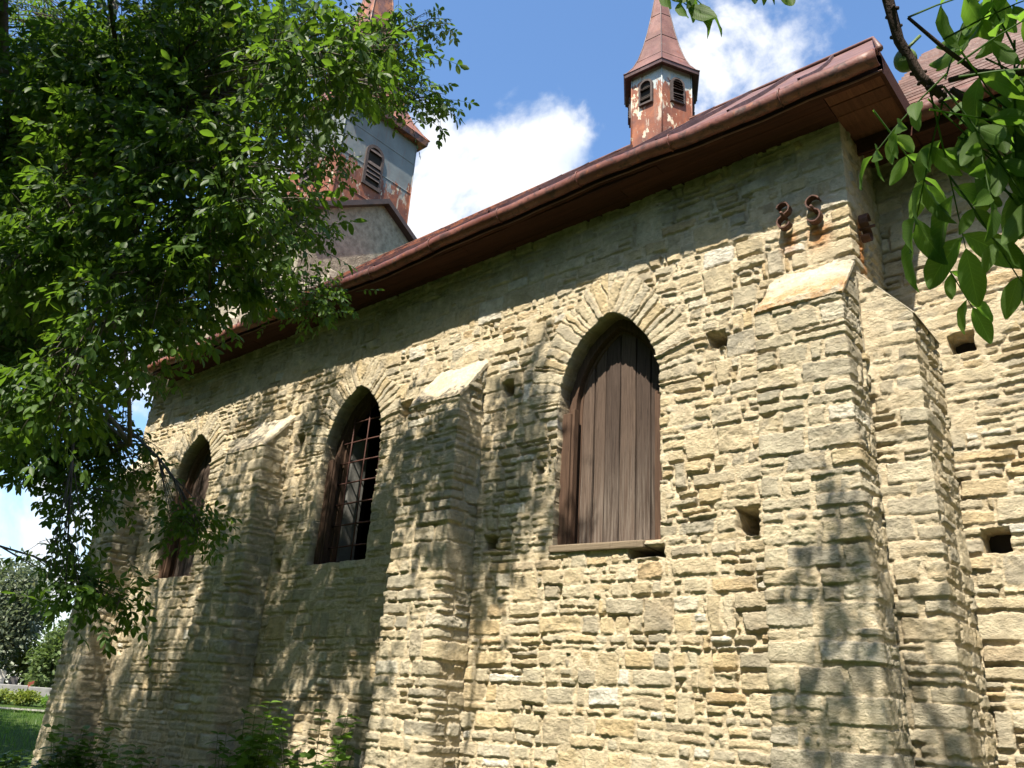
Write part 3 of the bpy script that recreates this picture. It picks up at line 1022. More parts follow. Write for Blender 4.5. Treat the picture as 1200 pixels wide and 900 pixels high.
def boards(win, y, seed, inset=0.09, nb=6, name='shutter', parent=None):
    """vertical planks cut to the pointed outline, each a slab with its own small twist"""
    xc, w, zs, c, zsill = win
    rnd = np.random.RandomState(seed)
    cutw = rnd.uniform(0.8, 1.2, nb); cutw = np.cumsum(cutw) / cutw.sum()
    edges = [xc - w + inset + (2 * (w - inset)) * e for e in np.concatenate([[0], cutw])]
    R = w + c - inset

    def top(x):
        d = abs(x - xc)
        return zs + math.sqrt(max(R * R - (d + c) ** 2, 0.0))
    V = []; F = []; A = []
    for k in range(nb):
        a, b = edges[k] + 0.005, edges[k + 1] - 0.005
        n = 14
        off = rnd.uniform(-0.007, 0.007); tw = rnd.uniform(-0.006, 0.006); r = rnd.rand()
        zb = zsill + 0.06 + rnd.uniform(0, 0.012)
        for (yy, s) in ((y + off, 1), (y + off + 0.028, -1)):
            base = len(V)
            xs_ = [a + (b - a) * t / 4 for t in range(5)]
            for i in range(n + 1):
                t = i / n
                for q, x in enumerate(xs_):
                    z = zb + (top(x) - zb) * t
                    wob = 0.0022 * math.sin(z * 5 + k * 2) if q in (0, 4) else 0
                    V.append((x + wob, yy + tw * (q - 2) / 2 + (0.003 if q in (0, 4) and s == 1 else 0) + 0.0015 * math.sin(z * 9 + k), z)); A.append(r)
            for i in range(n):
                for q in range(4):
                    p = base + i * 5 + q
                    F.append((p, p + 1, p + 6, p + 5) if s == 1 else (p, p + 5, p + 6, p + 1))
        # side walls of the plank
        b0 = len(V) - 2 * (n + 1) * 5; b1 = len(V) - (n + 1) * 5
        for i in range(n):
            for q, flip in ((0, 0), (4, 1)):
                p = b0 + i * 5 + q; p2 = b1 + i * 5 + q
                F.append((p, p + 5, p2 + 5, p2) if not flip else (p, p2, p2 + 5, p + 5))
        for q in range(4):
            F.append((b0 + q, b1 + q, b1 + q + 1, b0 + q + 1))
            p = b0 + n * 5 + q; p2 = b1 + n * 5 + q
            F.append((p, p + 1, p2 + 1, p2))
    return mesh_np(name, V, np.array(F), M['shutter'], parent, dict(brnd=A), smooth=False)


def window(win, kind, seed):
    xc, w, zs, c, zsill = win
    m = MB()
    frame_ring(m, win, -0.02, 0.075, 0.17, 0.27)
    frame_ring(m, win, 0.045, 0.10, 0.235, 0.31)
    # jamb posts that fill the opening from the front of the wall to the shutter
    for sg in (-1, 1):
        xa, xb = sorted((xc + sg * (w + 0.015), xc + sg * (w - 0.085)))
        m.box(xa, xb, 0.085, 0.168, zsill - 0.02, zs - 0.06)
        xa, xb = sorted((xc + sg * (w - 0.087), xc + sg * (w - 0.115)))
        m.box(xa, xb, 0.10, 0.168, zsill - 0.02, zs - 0.02)
    # bottom rail
    m.box(xc - w + 0.02, xc + w - 0.02, 0.18, 0.30, zsill - 0.02, zsill + 0.055)
    o = m.build('window', M['frame'], None, bevel=0.006)
    set_rnd(o, per=52, seed=seed)
    part(o)
    if kind != 'bars':
        boards(win, 0.25, seed, parent=o)
    if kind == 'boards':
        s = MB()
        s.add([(xc - w - 0.01, -0.035, zsill - 0.03), (xc + w - 0.14, -0.035, zsill - 0.055), (xc + w - 0.14, 0.26, zsill - 0.055), (xc - w - 0.01, 0.26, zsill - 0.03),
               (xc - w - 0.01, -0.035, zsill + 0.03), (xc + w - 0.14, -0.035, zsill + 0.005), (xc + w - 0.14, 0.26, zsill + 0.03), (xc - w - 0.01, 0.26, zsill + 0.055)],
              [(0, 3, 2, 1), (4, 5, 6, 7), (0, 1, 5, 4), (1, 2, 6, 5), (2, 3, 7, 6), (3, 0, 4, 7)])
        so = s.build('sill', M['sill'], o, bevel=0.01); set_rnd(so, per=8)
    if kind == 'bars':
        g = MB()
        R = w + c - 0.08
        nv = 3
        for k in range(nv):
            x = xc - w + 0.10 + (2 * w - 0.20) * (k + 0.5) / nv
            d = abs(x - xc)
            zt = zs + math.sqrt(max(R * R - (d + c) ** 2, 0))
            g.tube([(x + 0.004 * math.sin(t * 9), 0.20, zsill + 0.03 + (zt - zsill - 0.03) * t) for t in (0, .25, .5, .75, 1)], 0.0085, 6)
        z = zsill + 0.22
        while z < zs + 0.50:
            hw = w - 0.07 if z < zs else math.sqrt(max(R * R - (z - zs) ** 2, 0)) - c
            if hw > 0.08:
                g.tube([(xc - hw, 0.208, z), (xc, 0.21, z + 0.006), (xc + hw, 0.208, z)], 0.0095, 6)
            z += 0.245
        g.build('grille', M['bars'], o)
        # pale plastered inner reveal behind the grille, splayed
        r = MB()
        r.hexa([(xc - w + 0.06, 0.32, zsill), (xc - w + 0.13, 0.32, zsill), (xc - w + 0.17, 0.50, zsill), (xc - w + 0.0, 0.50, zsill),
                (xc - w + 0.06, 0.32, zs + 0.30), (xc - w + 0.13, 0.32, zs + 0.30), (xc - w + 0.17, 0.50, zs + 0.25), (xc - w + 0.0, 0.50, zs + 0.25)])
        r.build('inner_reveal', M['reveal'], o)
    return o


window(WIN[0], 'boards', 11)
window(WIN[1], 'bars', 12)
window(WIN[2], 'plain', 13)


# ---- iron wall anchors (S shaped straps standing out of the wall)
def anchor(c, out, along, seed, mir=1):
    """S shaped strap of flat iron standing on edge; out points away from the wall, along runs along it"""
    c, out, along = Vector(c), Vector(out), Vector(along)
    m = MB()
    rad = 0.050
    rr = random.Random(seed)
    pts = []
    for k in range(13):
        a = math.radians(150 - 195 * k / 12 + 10)
        pts.append((-math.cos(a) * rad * mir * rr.uniform(.95, 1.05), 0.058 + math.sin(a) * rad * 1.1))
    path = pts + [(-p[0], -p[1]) for p in pts[::-1]]
    path = path if abs(pts[-1][0]) < 1 else path
    n = len(path)
    V = []; F = []
    for i, (px, pz) in enumerate(path):
        q0 = path[max(i - 1, 0)]; q1 = path[min(i + 1, n - 1)]
        tx, tz = q1[0] - q0[0], q1[1] - q0[1]
        l = math.hypot(tx, tz) or 1
        nx_, nz_ = -tz / l * 0.0055, tx / l * 0.0055
        for (sgn, d) in ((1, .085), (-1, .085), (-1, .02), (1, .02)):
            V.append(tuple(c + along * (px + nx_ * sgn) + Vector((0, 0, pz + nz_ * sgn)) + out * d))
    for i in range(n - 1):
        for k in range(4):
            F.append((i * 4 + k, i * 4 + (k + 1) % 4, (i + 1) * 4 + (k + 1) % 4, (i + 1) * 4 + k))
    F.append((0, 1, 2, 3)); F.append(tuple((n - 1) * 4 + k for k in (3, 2, 1, 0)))
    m.add(V, F)
    m.tube([c - out * .02, c + out * .12], 0.012, 8)
    part(m.build('iron_anchor', M['iron']))


anchor((-2.14, 0, 5.385), (0, -1, 0), (1, 0, 0), 1, mir=-1)
anchor((-1.905, 0, 5.355), (0, -1, 0), (1, 0, 0), 2)
anchor((WX1, 0.20, 5.22), (1, 0, 0), (0, 1, 0), 3)

# ---- roof
RX0, RX1 = -11.95, -1.22
EY, EZ = -0.41, 6.28
RY, RZ = 3.5, 10.05
RGX = -2.2
sag = lambda x: 0.020 * math.sin(x * 1.3 + 0.5) + 0.012 * math.sin(x * 3.1) - 0.014 * math.cos(x * 0.6) + 0.005 * math.sin(x * 9.7)


def roof_surface(name, x0, x1, ridge_x1, ey, ez, ry, rz, mat, seam=0.62, seed=1, n_up=14, sgs=1.0):
    n = int((x1 - x0) / 0.08)
    V = []; nn = n_up + 1
    for i in range(n + 1):
        s = i / n
        for j in range(nn):
            t = j / n_up
            xr = x0 + ((x1 - x0) * (1 - t) + (ridge_x1 - x0) * t) * s
            y = ey + (ry - ey) * t
            z = ez + (rz - ez) * t + sag(xr) * (1 - t) * sgs + 0.012 * math.sin(xr * 2.3 + t * 5) * sgs - 0.03 * math.sin(t * math.pi) * sgs
            V.append((xr, y, z))
    q = []
    for i in range(n):
        for j in range(n_up):
            a = i * nn + j
            q.append((a, a + nn, a + nn + 1, a + 1))
    return V, q, nn, n


V, q, nn, n = roof_surface('roof', RX0, RX1, RGX, EY, EZ, RY, RZ, None)
NV = len(V)
# north slope and hip end close the roof
V += [(RX0, 7.5, 6.2), (RX1, 7.5, 6.2), (RX0, RY, RZ), (RGX, RY, RZ), (RX1, EY, EZ), (RX1, RY, EZ + 0.0)]
q += [(NV + 0, NV + 1, NV + 3, NV + 2)]
roof_tris = [(NV + 4, NV + 1, NV + 3)]
roof = part(mesh_np('roof', V, np.array(q), M['roof'], None, tris=np.array(roof_tris), smooth=True))
# standing seams
x = RX0 + 0.25
rs = random.Random(3)
while x < RX1 - 0.1:
    m = MB()
    s = (x - RX0) / (RX1 - RX0)
    pts = []
    for k in range(15):
        t = k / 14 * 1.0
        xr = RX0 + ((RX1 - RX0) * (1 - t) + (RGX - RX0) * t) * s
        xx = xr + rs.uniform(-.012, .012)
        y = EY + (RY - EY) * t
        z = EZ + (RZ - EZ) * t + sag(xr) * (1 - t) + 0.012 * math.sin(xr * 2.3 + t * 5) - 0.03 * math.sin(t * math.pi)
        pts.append((xx, y, z + rs.uniform(0, .006)))
    for k in range(14):
        p, r_ = pts[k], pts[k + 1]
        e = 0.011
        hz = 0.036
        up = (0, -0.69 * hz, 0.72 * hz)
        m.hexa([(p[0] - e, p[1], p[2] - .01), (p[0] + e, p[1], p[2] - .01), (r_[0] + e, r_[1], r_[2] - .01), (r_[0] - e, r_[1], r_[2] - .01),
                (p[0] - e, p[1] + up[1], p[2] + up[2]), (p[0] + e, p[1] + up[1], p[2] + up[2]), (r_[0] + e, r_[1] + up[1], r_[2] + up[2]), (r_[0] - e, r_[1] + up[1], r_[2] + up[2])])
    m.build('seam', M['spire_dark'], roof)
    x += 0.62 + rs.uniform(-.06, .06)
# ridge and hip roll
m = MB()
m.tube([(RX0, RY, RZ + .02), (RGX, RY, RZ + .02), (RX1, EY + 0.04, EZ + 0.03)], 0.026, 8)
m.build('ridge_roll', M['roof'], roof)


def gutter(x0, x1, y, z, seed, mat, name_sag=sag, r=0.082):
    """half round gutter hung under the drip edge, with a rolled lip"""
    n = max(4, int((x1 - x0) / 0.12))
    prof = []
    for k in range(13):
        a = math.radians(55 + 250 * k / 12)
        prof.append((math.cos(a) * r, math.sin(a) * r))
    rings = []
    rr = random.Random(seed)
    for i in range(n + 1):
        xx = x0 + (x1 - x0) * i / n
        dz = name_sag(xx) + rr.uniform(-.003, .003); dy = rr.uniform(-.003, .003)
        rings.append([(xx, y + p[0] + dy, z + p[1] + dz) for p in prof])
    k = len(prof)
    v = [p for r_ in rings for p in r_]
    f = []
    for i in range(n):
        for j in range(k - 1):
            f.append((i * k + j, i * k + j + 1, (i + 1) * k + j + 1, (i + 1) * k + j))
    m = MB()
    m.add(v, f, True)
    o = m.build('gutter', mat, None)
    md = o.modifiers.new('thick', 'SOLIDIFY'); md.thickness = 0.006
    return o, rings


GZ, GR = 6.195, 0.066
go, rings = gutter(RX0, RX1, EY - 0.035, GZ, 3, M['gutter'], r=GR)
part(go)
for i in range(3, len(rings), 8):
    m = MB()
    xx = rings[i][0][0]
    gx = GR + 0.008
    m.tube([(xx + random.uniform(-.004, .004), EY - 0.035 + math.cos(math.radians(a)) * gx, GZ + sag(xx) + math.sin(math.radians(a)) * gx) for a in range(50, 310, 20)], 0.007, 5)
    m.build('gutter_bracket', M['gutter'], go)
# drip edge under the gutter, fascia and soffit
m = MB()
n = 60
P1, P2 = [], []
for i in range(n):
    xa = RX0 + (RX1 - RX0) * i / n; xb = RX0 + (RX1 - RX0) * (i + 1) / n
    m.hexa([(xa, EY + .03, 6.105 + sag(xa)), (xb, EY + .03, 6.105 + sag(xb)), (xb, EY + .065, 6.105 + sag(xb)), (xa, EY + .065, 6.105 + sag(xa)),
            (xa, EY + .03, 6.26 + sag(xa)), (xb, EY + .03, 6.26 + sag(xb)), (xb, EY + .065, 6.26 + sag(xb)), (xa, EY + .065, 6.26 + sag(xa))])
fo = part(m.build('fascia', M['soffit'])); set_rnd(fo, per=8)
m = MB()
m.tube([(RX0 + (RX1 - RX0) * i / 60, EY + .026, 6.115 + sag(RX0 + (RX1 - RX0) * i / 60)) for i in range(61)], 0.008, 6)
m.build('drip_edge', M['spire'], fo)
m = MB()
for r_ in range(3):
    ya, yb = EY + 0.066 + r_ * 0.13, EY + 0.066 + (r_ + 1) * 0.13 - 0.004
    x = RX0 + 0.02
    while x < WX1:
        xe = min(x + random.uniform(2.2, 3.6), WX1 + .0)
        dz = random.uniform(-.004, .004)
        m.hexa([(x, ya, 6.115 + dz), (xe - .004, ya, 6.115 + dz), (xe - .004, yb, 6.112 + dz), (x, yb, 6.112 + dz),
                (x, ya, 6.137 + dz), (xe - .004, ya, 6.137 + dz), (xe - .004, yb, 6.134 + dz), (x, yb, 6.134 + dz)])
        x = xe
so = part(m.build('soffit', M['soffit'])); set_rnd(so, per=8)
m = MB()
for k in range(9):
    ya = EY + .07 + k * 0.145
    dz = random.uniform(-.006, .006)
    m.box(WX1 + .004, RX1 - .03, ya, ya + .139, 6.115 + dz, 6.137 + dz)
so = part(m.build('soffit', M['soffit_end'])); set_rnd(so, per=8, seed=4)
m = MB()
m.box(RX1 - .03, RX1 + .0, EY + .03, 0.86, 6.10, 6.28)
so = part(m.build('fascia', M['soffit'])); set_rnd(so, per=8)

# chancel roof beyond the nave
CX0, CX1 = WX1 + 0.02, 4.6
V, q, nn, n = roof_surface('chancel_roof', CX0, CX1, CX1, 0.27, 6.14, 3.5, 9.5, None, sgs=0.6)
NV = len(V)
V += [(CX0, 6.7, 6.14), (CX1, 6.7, 6.14), (CX1, 3.5, 9.5), (CX0, 3.5, 9.5)]
q += [(NV, NV + 1, NV + 2, NV + 3)]
croof = part(mesh_np('chancel_roof', V, np.array(q), M['roof_far'], None))
m = MB()
for k in range(1, 22):           # lapped sheet courses
    t = k / 22
    y = 0.27 + 3.23 * t; z = 6.14 + 3.36 * t
    m.box(CX0, CX1, y - .014, y + .004, z - .012, z + .014)
m.build('sheet_lap', M['roof'], croof)
g2, rg = gutter(CX0 + 0.45, CX1, 0.23, 6.10, 8, M['gutter'], lambda x: 0.006 * math.sin(x * 2), 0.07)
sub(g2, croof)
m = MB()
m.box(CX0 + 0.0, CX1, 0.31, 0.34, 5.98, 6.13)
so = m.build('fascia', M['soffit'], croof); set_rnd(so, per=8)
m = MB()
for r_ in range(3):
    m.box(CX0 + .44, CX1, 0.345 + r_ * .15, 0.345 + r_ * .15 + .146, 6.0, 6.02)
so = m.build('soffit', M['soffit'], croof); set_rnd(so, per=8, seed=2)

# west gable parapet of rubble that stands above the roof edge
rs = random.Random(5)
m = MB()


def lump(m, c, sx, sy, sz, rr):
    n1, n2 = 7, 5
    v = []
    for j in range(n2 + 1):
        ph = math.pi * j / n2
        for i in range(n1):
            th = 2 * math.pi * i / n1
            k = 1 + rr.uniform(-.16, .16)
            bx = lambda t: math.copysign(abs(t) ** 0.6, t)
            v.append((c[0] + sx * bx(math.sin(ph) * math.cos(th)) * k, c[1] + sy * bx(math.sin(ph) * math.sin(th)) * k, c[2] + sz * bx(math.cos(ph)) * k))
    f = []
    for j in range(n2):
        for i in range(n1):
            f.append((j * n1 + i, (j + 1) * n1 + i, (j + 1) * n1 + (i + 1) % n1, j * n1 + (i + 1) % n1))
    m.add(v, f)


t = 0.0
while t < 1.0:
    y = -0.3 + 3.0 * t
    z = 6.35 + 2.9 * t
    lump(m, (-12.28 + rs.uniform(-.05, .05), y, z + 0.02), 0.36, 0.17, 0.19 + rs.uniform(0, .10), rs)
    t += 0.06
m.hexa([(-12.6, -.1, 6.0), (-11.97, -.1, 6.0), (-11.97, 3.3, 6.0), (-12.6, 3.3, 6.0), (-12.6, -.1, 6.35), (-11.97, -.1, 6.35), (-11.97, 3.3, 9.5), (-12.6, 3.3, 9.5)])
part(m.build('gable_parapet', M['rubble']))


# ---- tower stage with small gable roof carrying the steeple
TX = -12.0
m = MB()
gy, gz = 3.5, 11.36
hw = 1.75
gs = 0.60
pts = [(gy - hw, 8.0), (gy + hw, 8.0), (gy + hw, gz - hw * gs), (gy, gz), (gy - hw, gz - hw * gs)]
m.prism([[(TX, p[0], p[1]) for p in pts], [(TX - 2.9, p[0], p[1]) for p in pts]][::-1])
m.box(TX - 2.9, TX - 0.01, gy - hw + .01, gy + hw - .01, -0.1, 8.0)
tw = part(m.build('tower', M['plaster']))
m = MB()
for s in (-1, 1):
    e = hw + 0.12
    p0 = (gy, gz + 0.09); p1 = (gy + s * e, gz + 0.09 - e * gs)
    q0 = (gy, gz - 0.03); q1 = (gy + s * e, gz - 0.03 - e * gs)
    r1 = [(TX + .16, *p0), (TX + .16, *p1), (TX + .16, *q1), (TX + .16, *q0)]
    r2 = [(TX - 3.0, *p0), (TX - 3.0, *p1), (TX - 3.0, *q1), (TX - 3.0, *q0)]
    m.prism([r1, r2] if s > 0 else [r2, r1])
m.build('tower_roof', M['coping'], tw)


def louvre_window(c, nrm, w, h, parent, broken=0.4, seed=0):
    """arched louvre: frame with slats, set on a wall plane with outward normal nrm"""
    nrm = Vector(nrm).normalized(); up = Vector((0, 0, 1)); rt = up.cross(nrm).normalized()
    c = Vector(c)
    T = lambda a, b, d: tuple(c + rt * a + up * b + nrm * d)

    def outline(w_, h_):
        p = [(-w_ / 2, -h_ / 2)]
        zc = h_ / 2 - w_ / 2
        for k in range(11):
            a = math.pi - math.pi * k / 10
            p.append((w_ / 2 * math.cos(a), zc + w_ / 2 * math.sin(a)))
        p.append((w_ / 2, -h_ / 2))
        return p
    o1 = outline(w * 1.18, h * 1.10); o2 = outline(w * 0.86, h * 0.94)
    n = len(o1)
    m = MB()
    v = [T(*p, 0.045) for p in o1] + [T(*p, 0.045) for p in o2] + [T(*p, -0.03) for p in o1] + [T(*p, 0.004) for p in o2]
    f = []
    for k in range(n):
        j = (k + 1) % n
        f += [(k, n + k, n + j, j), (n + k, 3 * n + k, 3 * n + j, n + j), (k, j, 2 * n + j, 2 * n + k)]
    m.add(v, f)
    sl = m
    m = MB()
    m.add([T(*p, 0.006) for p in o2], [tuple(range(n))[::-1]])
    ns = 8
    hole = m
    rr = random.Random(seed)
    for k in range(ns):
        zc = -h * 0.46 + h * 0.90 * (k + 0.5) / ns
        if rr.random() < broken: continue
        lim = w * 0.43
        zt = h / 2 - w / 2
        if zc > zt: lim = math.sqrt(max((w * 0.43) ** 2 - (zc - zt) ** 2, 0.0004))
        th = h * 0.055
        tl = rr.uniform(-.01, .01)
        sl.hexa([T(-lim, zc - th + tl, 0.05), T(lim, zc - th - tl, 0.05), T(lim, zc - th - tl, 0.062), T(-lim, zc - th + tl, 0.062),
                 T(-lim, zc + th + tl, 0.012), T(lim, zc + th - tl, 0.012), T(lim, zc + th - tl, 0.022), T(-lim, zc + th + tl, 0.022)])
    fr = sl.build('louvre_window', M['louvre'], parent)
    hole.build('opening', M['inside'], parent)
    return fr


def poly_ring(cx, cy, z, r, n, ph):
    return [(cx + r * math.cos(ph + 2 * math.pi * k / n), cy + r * math.sin(ph + 2 * math.pi * k / n), z) for k in range(n)]


# ---- ridge turret (six sided)
TCX, TCY = -5.36, 3.5
ph0 = math.atan2(-5.5 - TCY, 0.0 - TCX) + math.radians(1.5)
m = MB()
m.prism([poly_ring(TCX, TCY, z, 0.515, 6, ph0) for z in (9.2, 11.0)])
tur = part(m.build('turret', M['clad_turret']))
m = MB()     # standing folds on the corners
for k in range(6):
    a = ph0 + 2 * math.pi * k / 6
    m.tube([(TCX + .518 * math.cos(a), TCY + .518 * math.sin(a), z) for z in (9.3, 10.98)], 0.012, 5)
m.build('corner_fold', M['clad_turret'], tur)
m = MB()     # skirt underside and rim
m.prism([poly_ring(TCX, TCY, 10.93, 0.50, 6, ph0), poly_ring(TCX, TCY, 10.86, 0.645, 6, ph0), poly_ring(TCX, TCY, 10.93, 0.655, 6, ph0), poly_ring(TCX, TCY, 11.0, 0.50, 6, ph0)])
m.build('skirt', M['spire_dark'], tur)
m = MB()
prof = [(10.92, 0.665), (10.98, 0.60), (11.12, 0.50), (11.32, 0.41), (11.60, 0.325), (11.95, 0.245), (12.35, 0.17), (12.8, 0.10), (13.25, 0.035), (13.40, 0.01)]
m.prism([poly_ring(TCX, TCY, z, r, 6, ph0) for z, r in prof])
sp = m.build('spire', M['spire'], tur)
m = MB()
for k in range(6):
    a = ph0 + 2 * math.pi * k / 6
    m.tube([(TCX + r * math.cos(a), TCY + r * math.sin(a), z) for z, r in prof], 0.011, 5)
for z, r in ((11.25, .44), (11.75, .292), (12.3, .18)):
    m.tube(poly_ring(TCX, TCY, z, r + .002, 6, ph0) + poly_ring(TCX, TCY, z, r + .002, 6, ph0)[:1], 0.006, 4)
m.build('spire_seams', M['spire_dark'], tur)
for k in range(6):
    a = ph0 + 2 * math.pi * (k + 0.5) / 6
    ap = 0.515 * math.cos(math.pi / 6)
    louvre_window((TCX + ap * math.cos(a), TCY + ap * math.sin(a), 10.50), (math.cos(a), math.sin(a), 0), 0.20, 0.42, tur, 0.1 if k != 5 else 0.75, seed=k + 3)

# ---- main steeple, square, metal clad
SX, SY, SH = -13.42, 3.5, 1.0
sq = lambda z, h: [(SX + h, SY - h, z), (SX + h, SY + h, z), (SX - h, SY + h, z), (SX - h, SY - h, z)]
m = MB()
m.prism([sq(10.2, SH), sq(13.80, SH)])
stp = part(m.build('steeple', M['clad_steeple']))
m = MB()
for z in (11.55, 12.35, 13.15):
    m.prism([sq(z, SH + .006), sq(z + .02, SH + .012), sq(z + .04, SH + .006)])
for (a, b) in ((1, -1), (1, 1), (-1, 1), (-1, -1)):
    m.tube([(SX + a * SH, SY + b * SH, 10.3), (SX + a * SH, SY + b * SH, 13.78)], 0.016, 5)
m.build('sheet_folds', M['clad_steeple'], stp)
m = MB()
m.prism([sq(13.72, SH - .02), sq(13.70, SH + .17), sq(13.86, SH + .19), sq(13.92, SH - .02)])
m.build('skirt', M['spire_dark'], stp)
m = MB()
prof = [(13.85, 1.20), (14.0, 1.08), (14.3, 0.90), (14.8, 0.70), (15.5, 0.54), (16.6, 0.40), (18.0, 0.25), (19.5, 0.11), (20.6, 0.02)]
m.prism([sq(z, h) for z, h in prof])
m.build('spire', M['spire'], stp)
m = MB()
for (a, b) in ((1, -1), (1, 1), (-1, 1), (-1, -1)):
    m.tube([(SX + a * h, SY + b * h, z) for z, h in prof], 0.018, 5)
for z, h in ((14.55, .795), (15.15, .615), (16.0, .468)):
    m.prism([sq(z, h + .004), sq(z + .02, h + .012), sq(z + .04, h)])
m.build('spire_seams', M['spire_dark'], stp)
louvre_window((SX + SH, SY - 0.12, 12.42), (1, 0, 0), 0.42, 0.98, stp, 0.25, seed=21)
louvre_window((SX, SY - SH, 12.42), (0, -1, 0), 0.42, 0.98, stp, 0.25, seed=22)


# ------------------------------------------------------------------ leaves
def leaf_tmpl(fine):
    if fine:
        ts = np.array([0, .05, .16, .30, .46, .62, .76, .88, .96, 1.0]); ws = np.array([0, .055, .14, .205, .235, .225, .18, .11, .045, 0])
    else:
        ts = np.array([0, .22, .55, .85, 1.0]); ws = np.array([0, .17, .225, .11, 0])
    V = []; lu = []; lv = []
    k = len(ts)
    for i, (t, w) in enumerate(zip(ts, ws)):
        zc = (-0.34 if fine else -0.16) * t * t + 0.05 * t
        V.append((t, 0, zc)); lu.append(0); lv.append(t)
    ncol = 2 if fine else 1
    cols = {}
    for s in (-1, 1):
        for c in range(1, ncol + 1):
            for i in range(1, k - 1):
                f = c / ncol
                t, w = ts[i], ws[i] * f
                wav = (0.012 * math.sin(i * 2.1 + s) * f) if fine else 0
                cols[(s, c, i)] = len(V)
                V.append((t + 0.02 * f, s * w, (-0.34 if fine else -0.16) * t * t + 0.05 * t + w * 0.42 - 0.5 * w * w + wav * 1.6)); lu.append(s * f); lv.append(t)
    Q = []; T = []
    for s in (-1, 1):
        for c in range(1, ncol + 1):
            inn = (lambda i: i) if c == 1 else (lambda i, c=c: cols.get((s, c - 1, i), i))
            inn2 = lambda i: i if i in (0, k - 1) else inn(i)
            for i in range(k - 1):
                a, b = inn2(i), inn2(i + 1)
                oa, ob = cols.get((s, c, i)), cols.get((s, c, i + 1))
                if oa is None and ob is None: continue
                if oa is None:
                    f = (a, b, ob) if a != b else None
                elif ob is None:
                    f = (a, b, oa)
                else:
                    f = (a, b, ob, oa)
                if f is None: continue
                if s > 0: pass
                else: f = f[::-1]
                (Q if len(f) == 4 else T).append(f)
    return np.array(V), np.array(Q), np.array(T), np.array(lu), np.array(lv)


TM = {False: leaf_tmpl(False), True: leaf_tmpl(True)}


def unit(v):
    return v / np.maximum(np.linalg.norm(v, axis=-1, keepdims=True), 1e-6)


def instance_leaves(base, d, nrm, length, rnd, fine=False, wide=1.0):
    """returns verts, quads, tris, attrs for many leaflets"""
    V, Q, T, lu, lv = TM[fine]
    d = unit(d)
    nrm = unit(nrm - (nrm * d).sum(-1, keepdims=True) * d)
    s = np.cross(nrm, d)
    n, k = len(base), len(V)
    co = base[:, None, :] + length[:, None, None] * (V[None, :, 0:1] * d[:, None] + wide * V[None, :, 1:2] * s[:, None] + V[None, :, 2:3] * nrm[:, None])
    off = (np.arange(n) * k)[:, None, None]
    qs = (Q[None] + off).reshape(-1, 4) if len(Q) else np.zeros((0, 4), int)
    ts = (T[None] + off).reshape(-1, 3)
    return co.reshape(-1, 3), qs, ts, dict(lrnd=np.repeat(rnd, k), lu=np.tile(lu, n), lv=np.tile(lv, n))


def compound(rng, base, d, L, leaflen, pairs=3, droop=0.25):
    """walnut leaves: a rachis with paired leaflets and one at the tip"""
    n = len(base)
    d = unit(d)
    up = np.tile(np.array([[0.0, 0.0, 1.0]]), (n, 1)) + rng.normal(0, 0.6, (n, 3))
    nr = unit(up - (up * d).sum(-1, keepdims=True) * d)
    s = np.cross(nr, d)
    B, D, NN, LL = [], [], [], []
    ts = np.linspace(0.38, 0.92, pairs)
    for t in ts:
        for sg in (-1, 1):
            a = np.radians(58 + rng.normal(0, 11, n))
            dd = d * np.cos(a)[:, None] + sg * s * np.sin(a)[:, None]
            dd[:, 2] -= droop + rng.uniform(0, 0.75, n)
            B.append(base + d * (L * (t + rng.normal(0, .02, n)))[:, None] + np.array([0, 0, -1.0]) * (L * t * t * 0.14)[:, None])
            D.append(dd); NN.append(nr + rng.normal(0, 0.30, (n, 3)) + sg * s * 0.15)
            LL.append(leaflen * (0.70 + 0.35 * t) * rng.uniform(0.8, 1.15, n))
    dd = d.copy(); dd[:, 2] -= droop
    B.append(base + d * (L * 1.0)[:, None] + np.array([0, 0, -1.0]) * (L * 0.14)[:, None])
    D.append(dd); NN.append(nr + rng.normal(0, 0.25, (n, 3))); LL.append(leaflen * 1.1 * rng.uniform(0.85, 1.15, n))
    B = np.concatenate(B); D = np.concatenate(D); NN = np.concatenate(NN); LL = np.concatenate(LL)
    # rachis as thin three sided stalk
    m = 4
    tt = np.linspace(0, 1, m)
    ring = []
    for t in tt:
        c = base + d * (L * t)[:, None] + np.array([0, 0, -1.0]) * (L * t * t * 0.14)[:, None]
        r = (0.0022 * (1 - 0.5 * t))
        for a in (0, 2.094, 4.189):
            ring.append(c + r * (s * math.cos(a) + nr * math.sin(a)))
    RV = np.stack(ring, 1)
    q = []
    for i in range(m - 1):
        for k in range(3):
            q.append((i * 3 + k, i * 3 + (k + 1) % 3, (i + 1) * 3 + (k + 1) % 3, (i + 1) * 3 + k))
    q = np.array(q)
    RQ = (q[None] + (np.arange(n) * m * 3)[:, None, None]).reshape(-1, 4)
    return B, D, NN, LL, RV.reshape(-1, 3), RQ


def assemble(name, parts, mat, parent, origin):
    V = []; Q = []; T = []; A = {}
    o = 0
    for (v, q, t, at) in parts:
        V.append(v)
        if len(q): Q.append(q + o)
        if len(t): T.append(t + o)
        for k in ('lrnd', 'lu', 'lv'):
            A.setdefault(k, []).append(at.get(k, np.full(len(v), 0.3)))
        o += len(v)
    return mesh_np(name, np.concatenate(V), np.concatenate(Q) if Q else None, mat, parent, {k: np.concatenate(a) for k, a in A.items()},
                   tris=np.concatenate(T) if T else None, origin=origin)


def bez(a, b, c, n):
    a, b, c = Vector(a), Vector(b), Vector(c)
    return [a * (1 - t) ** 2 + b * (2 * t * (1 - t)) + c * t * t for t in [i / (n - 1) for i in range(n)]]


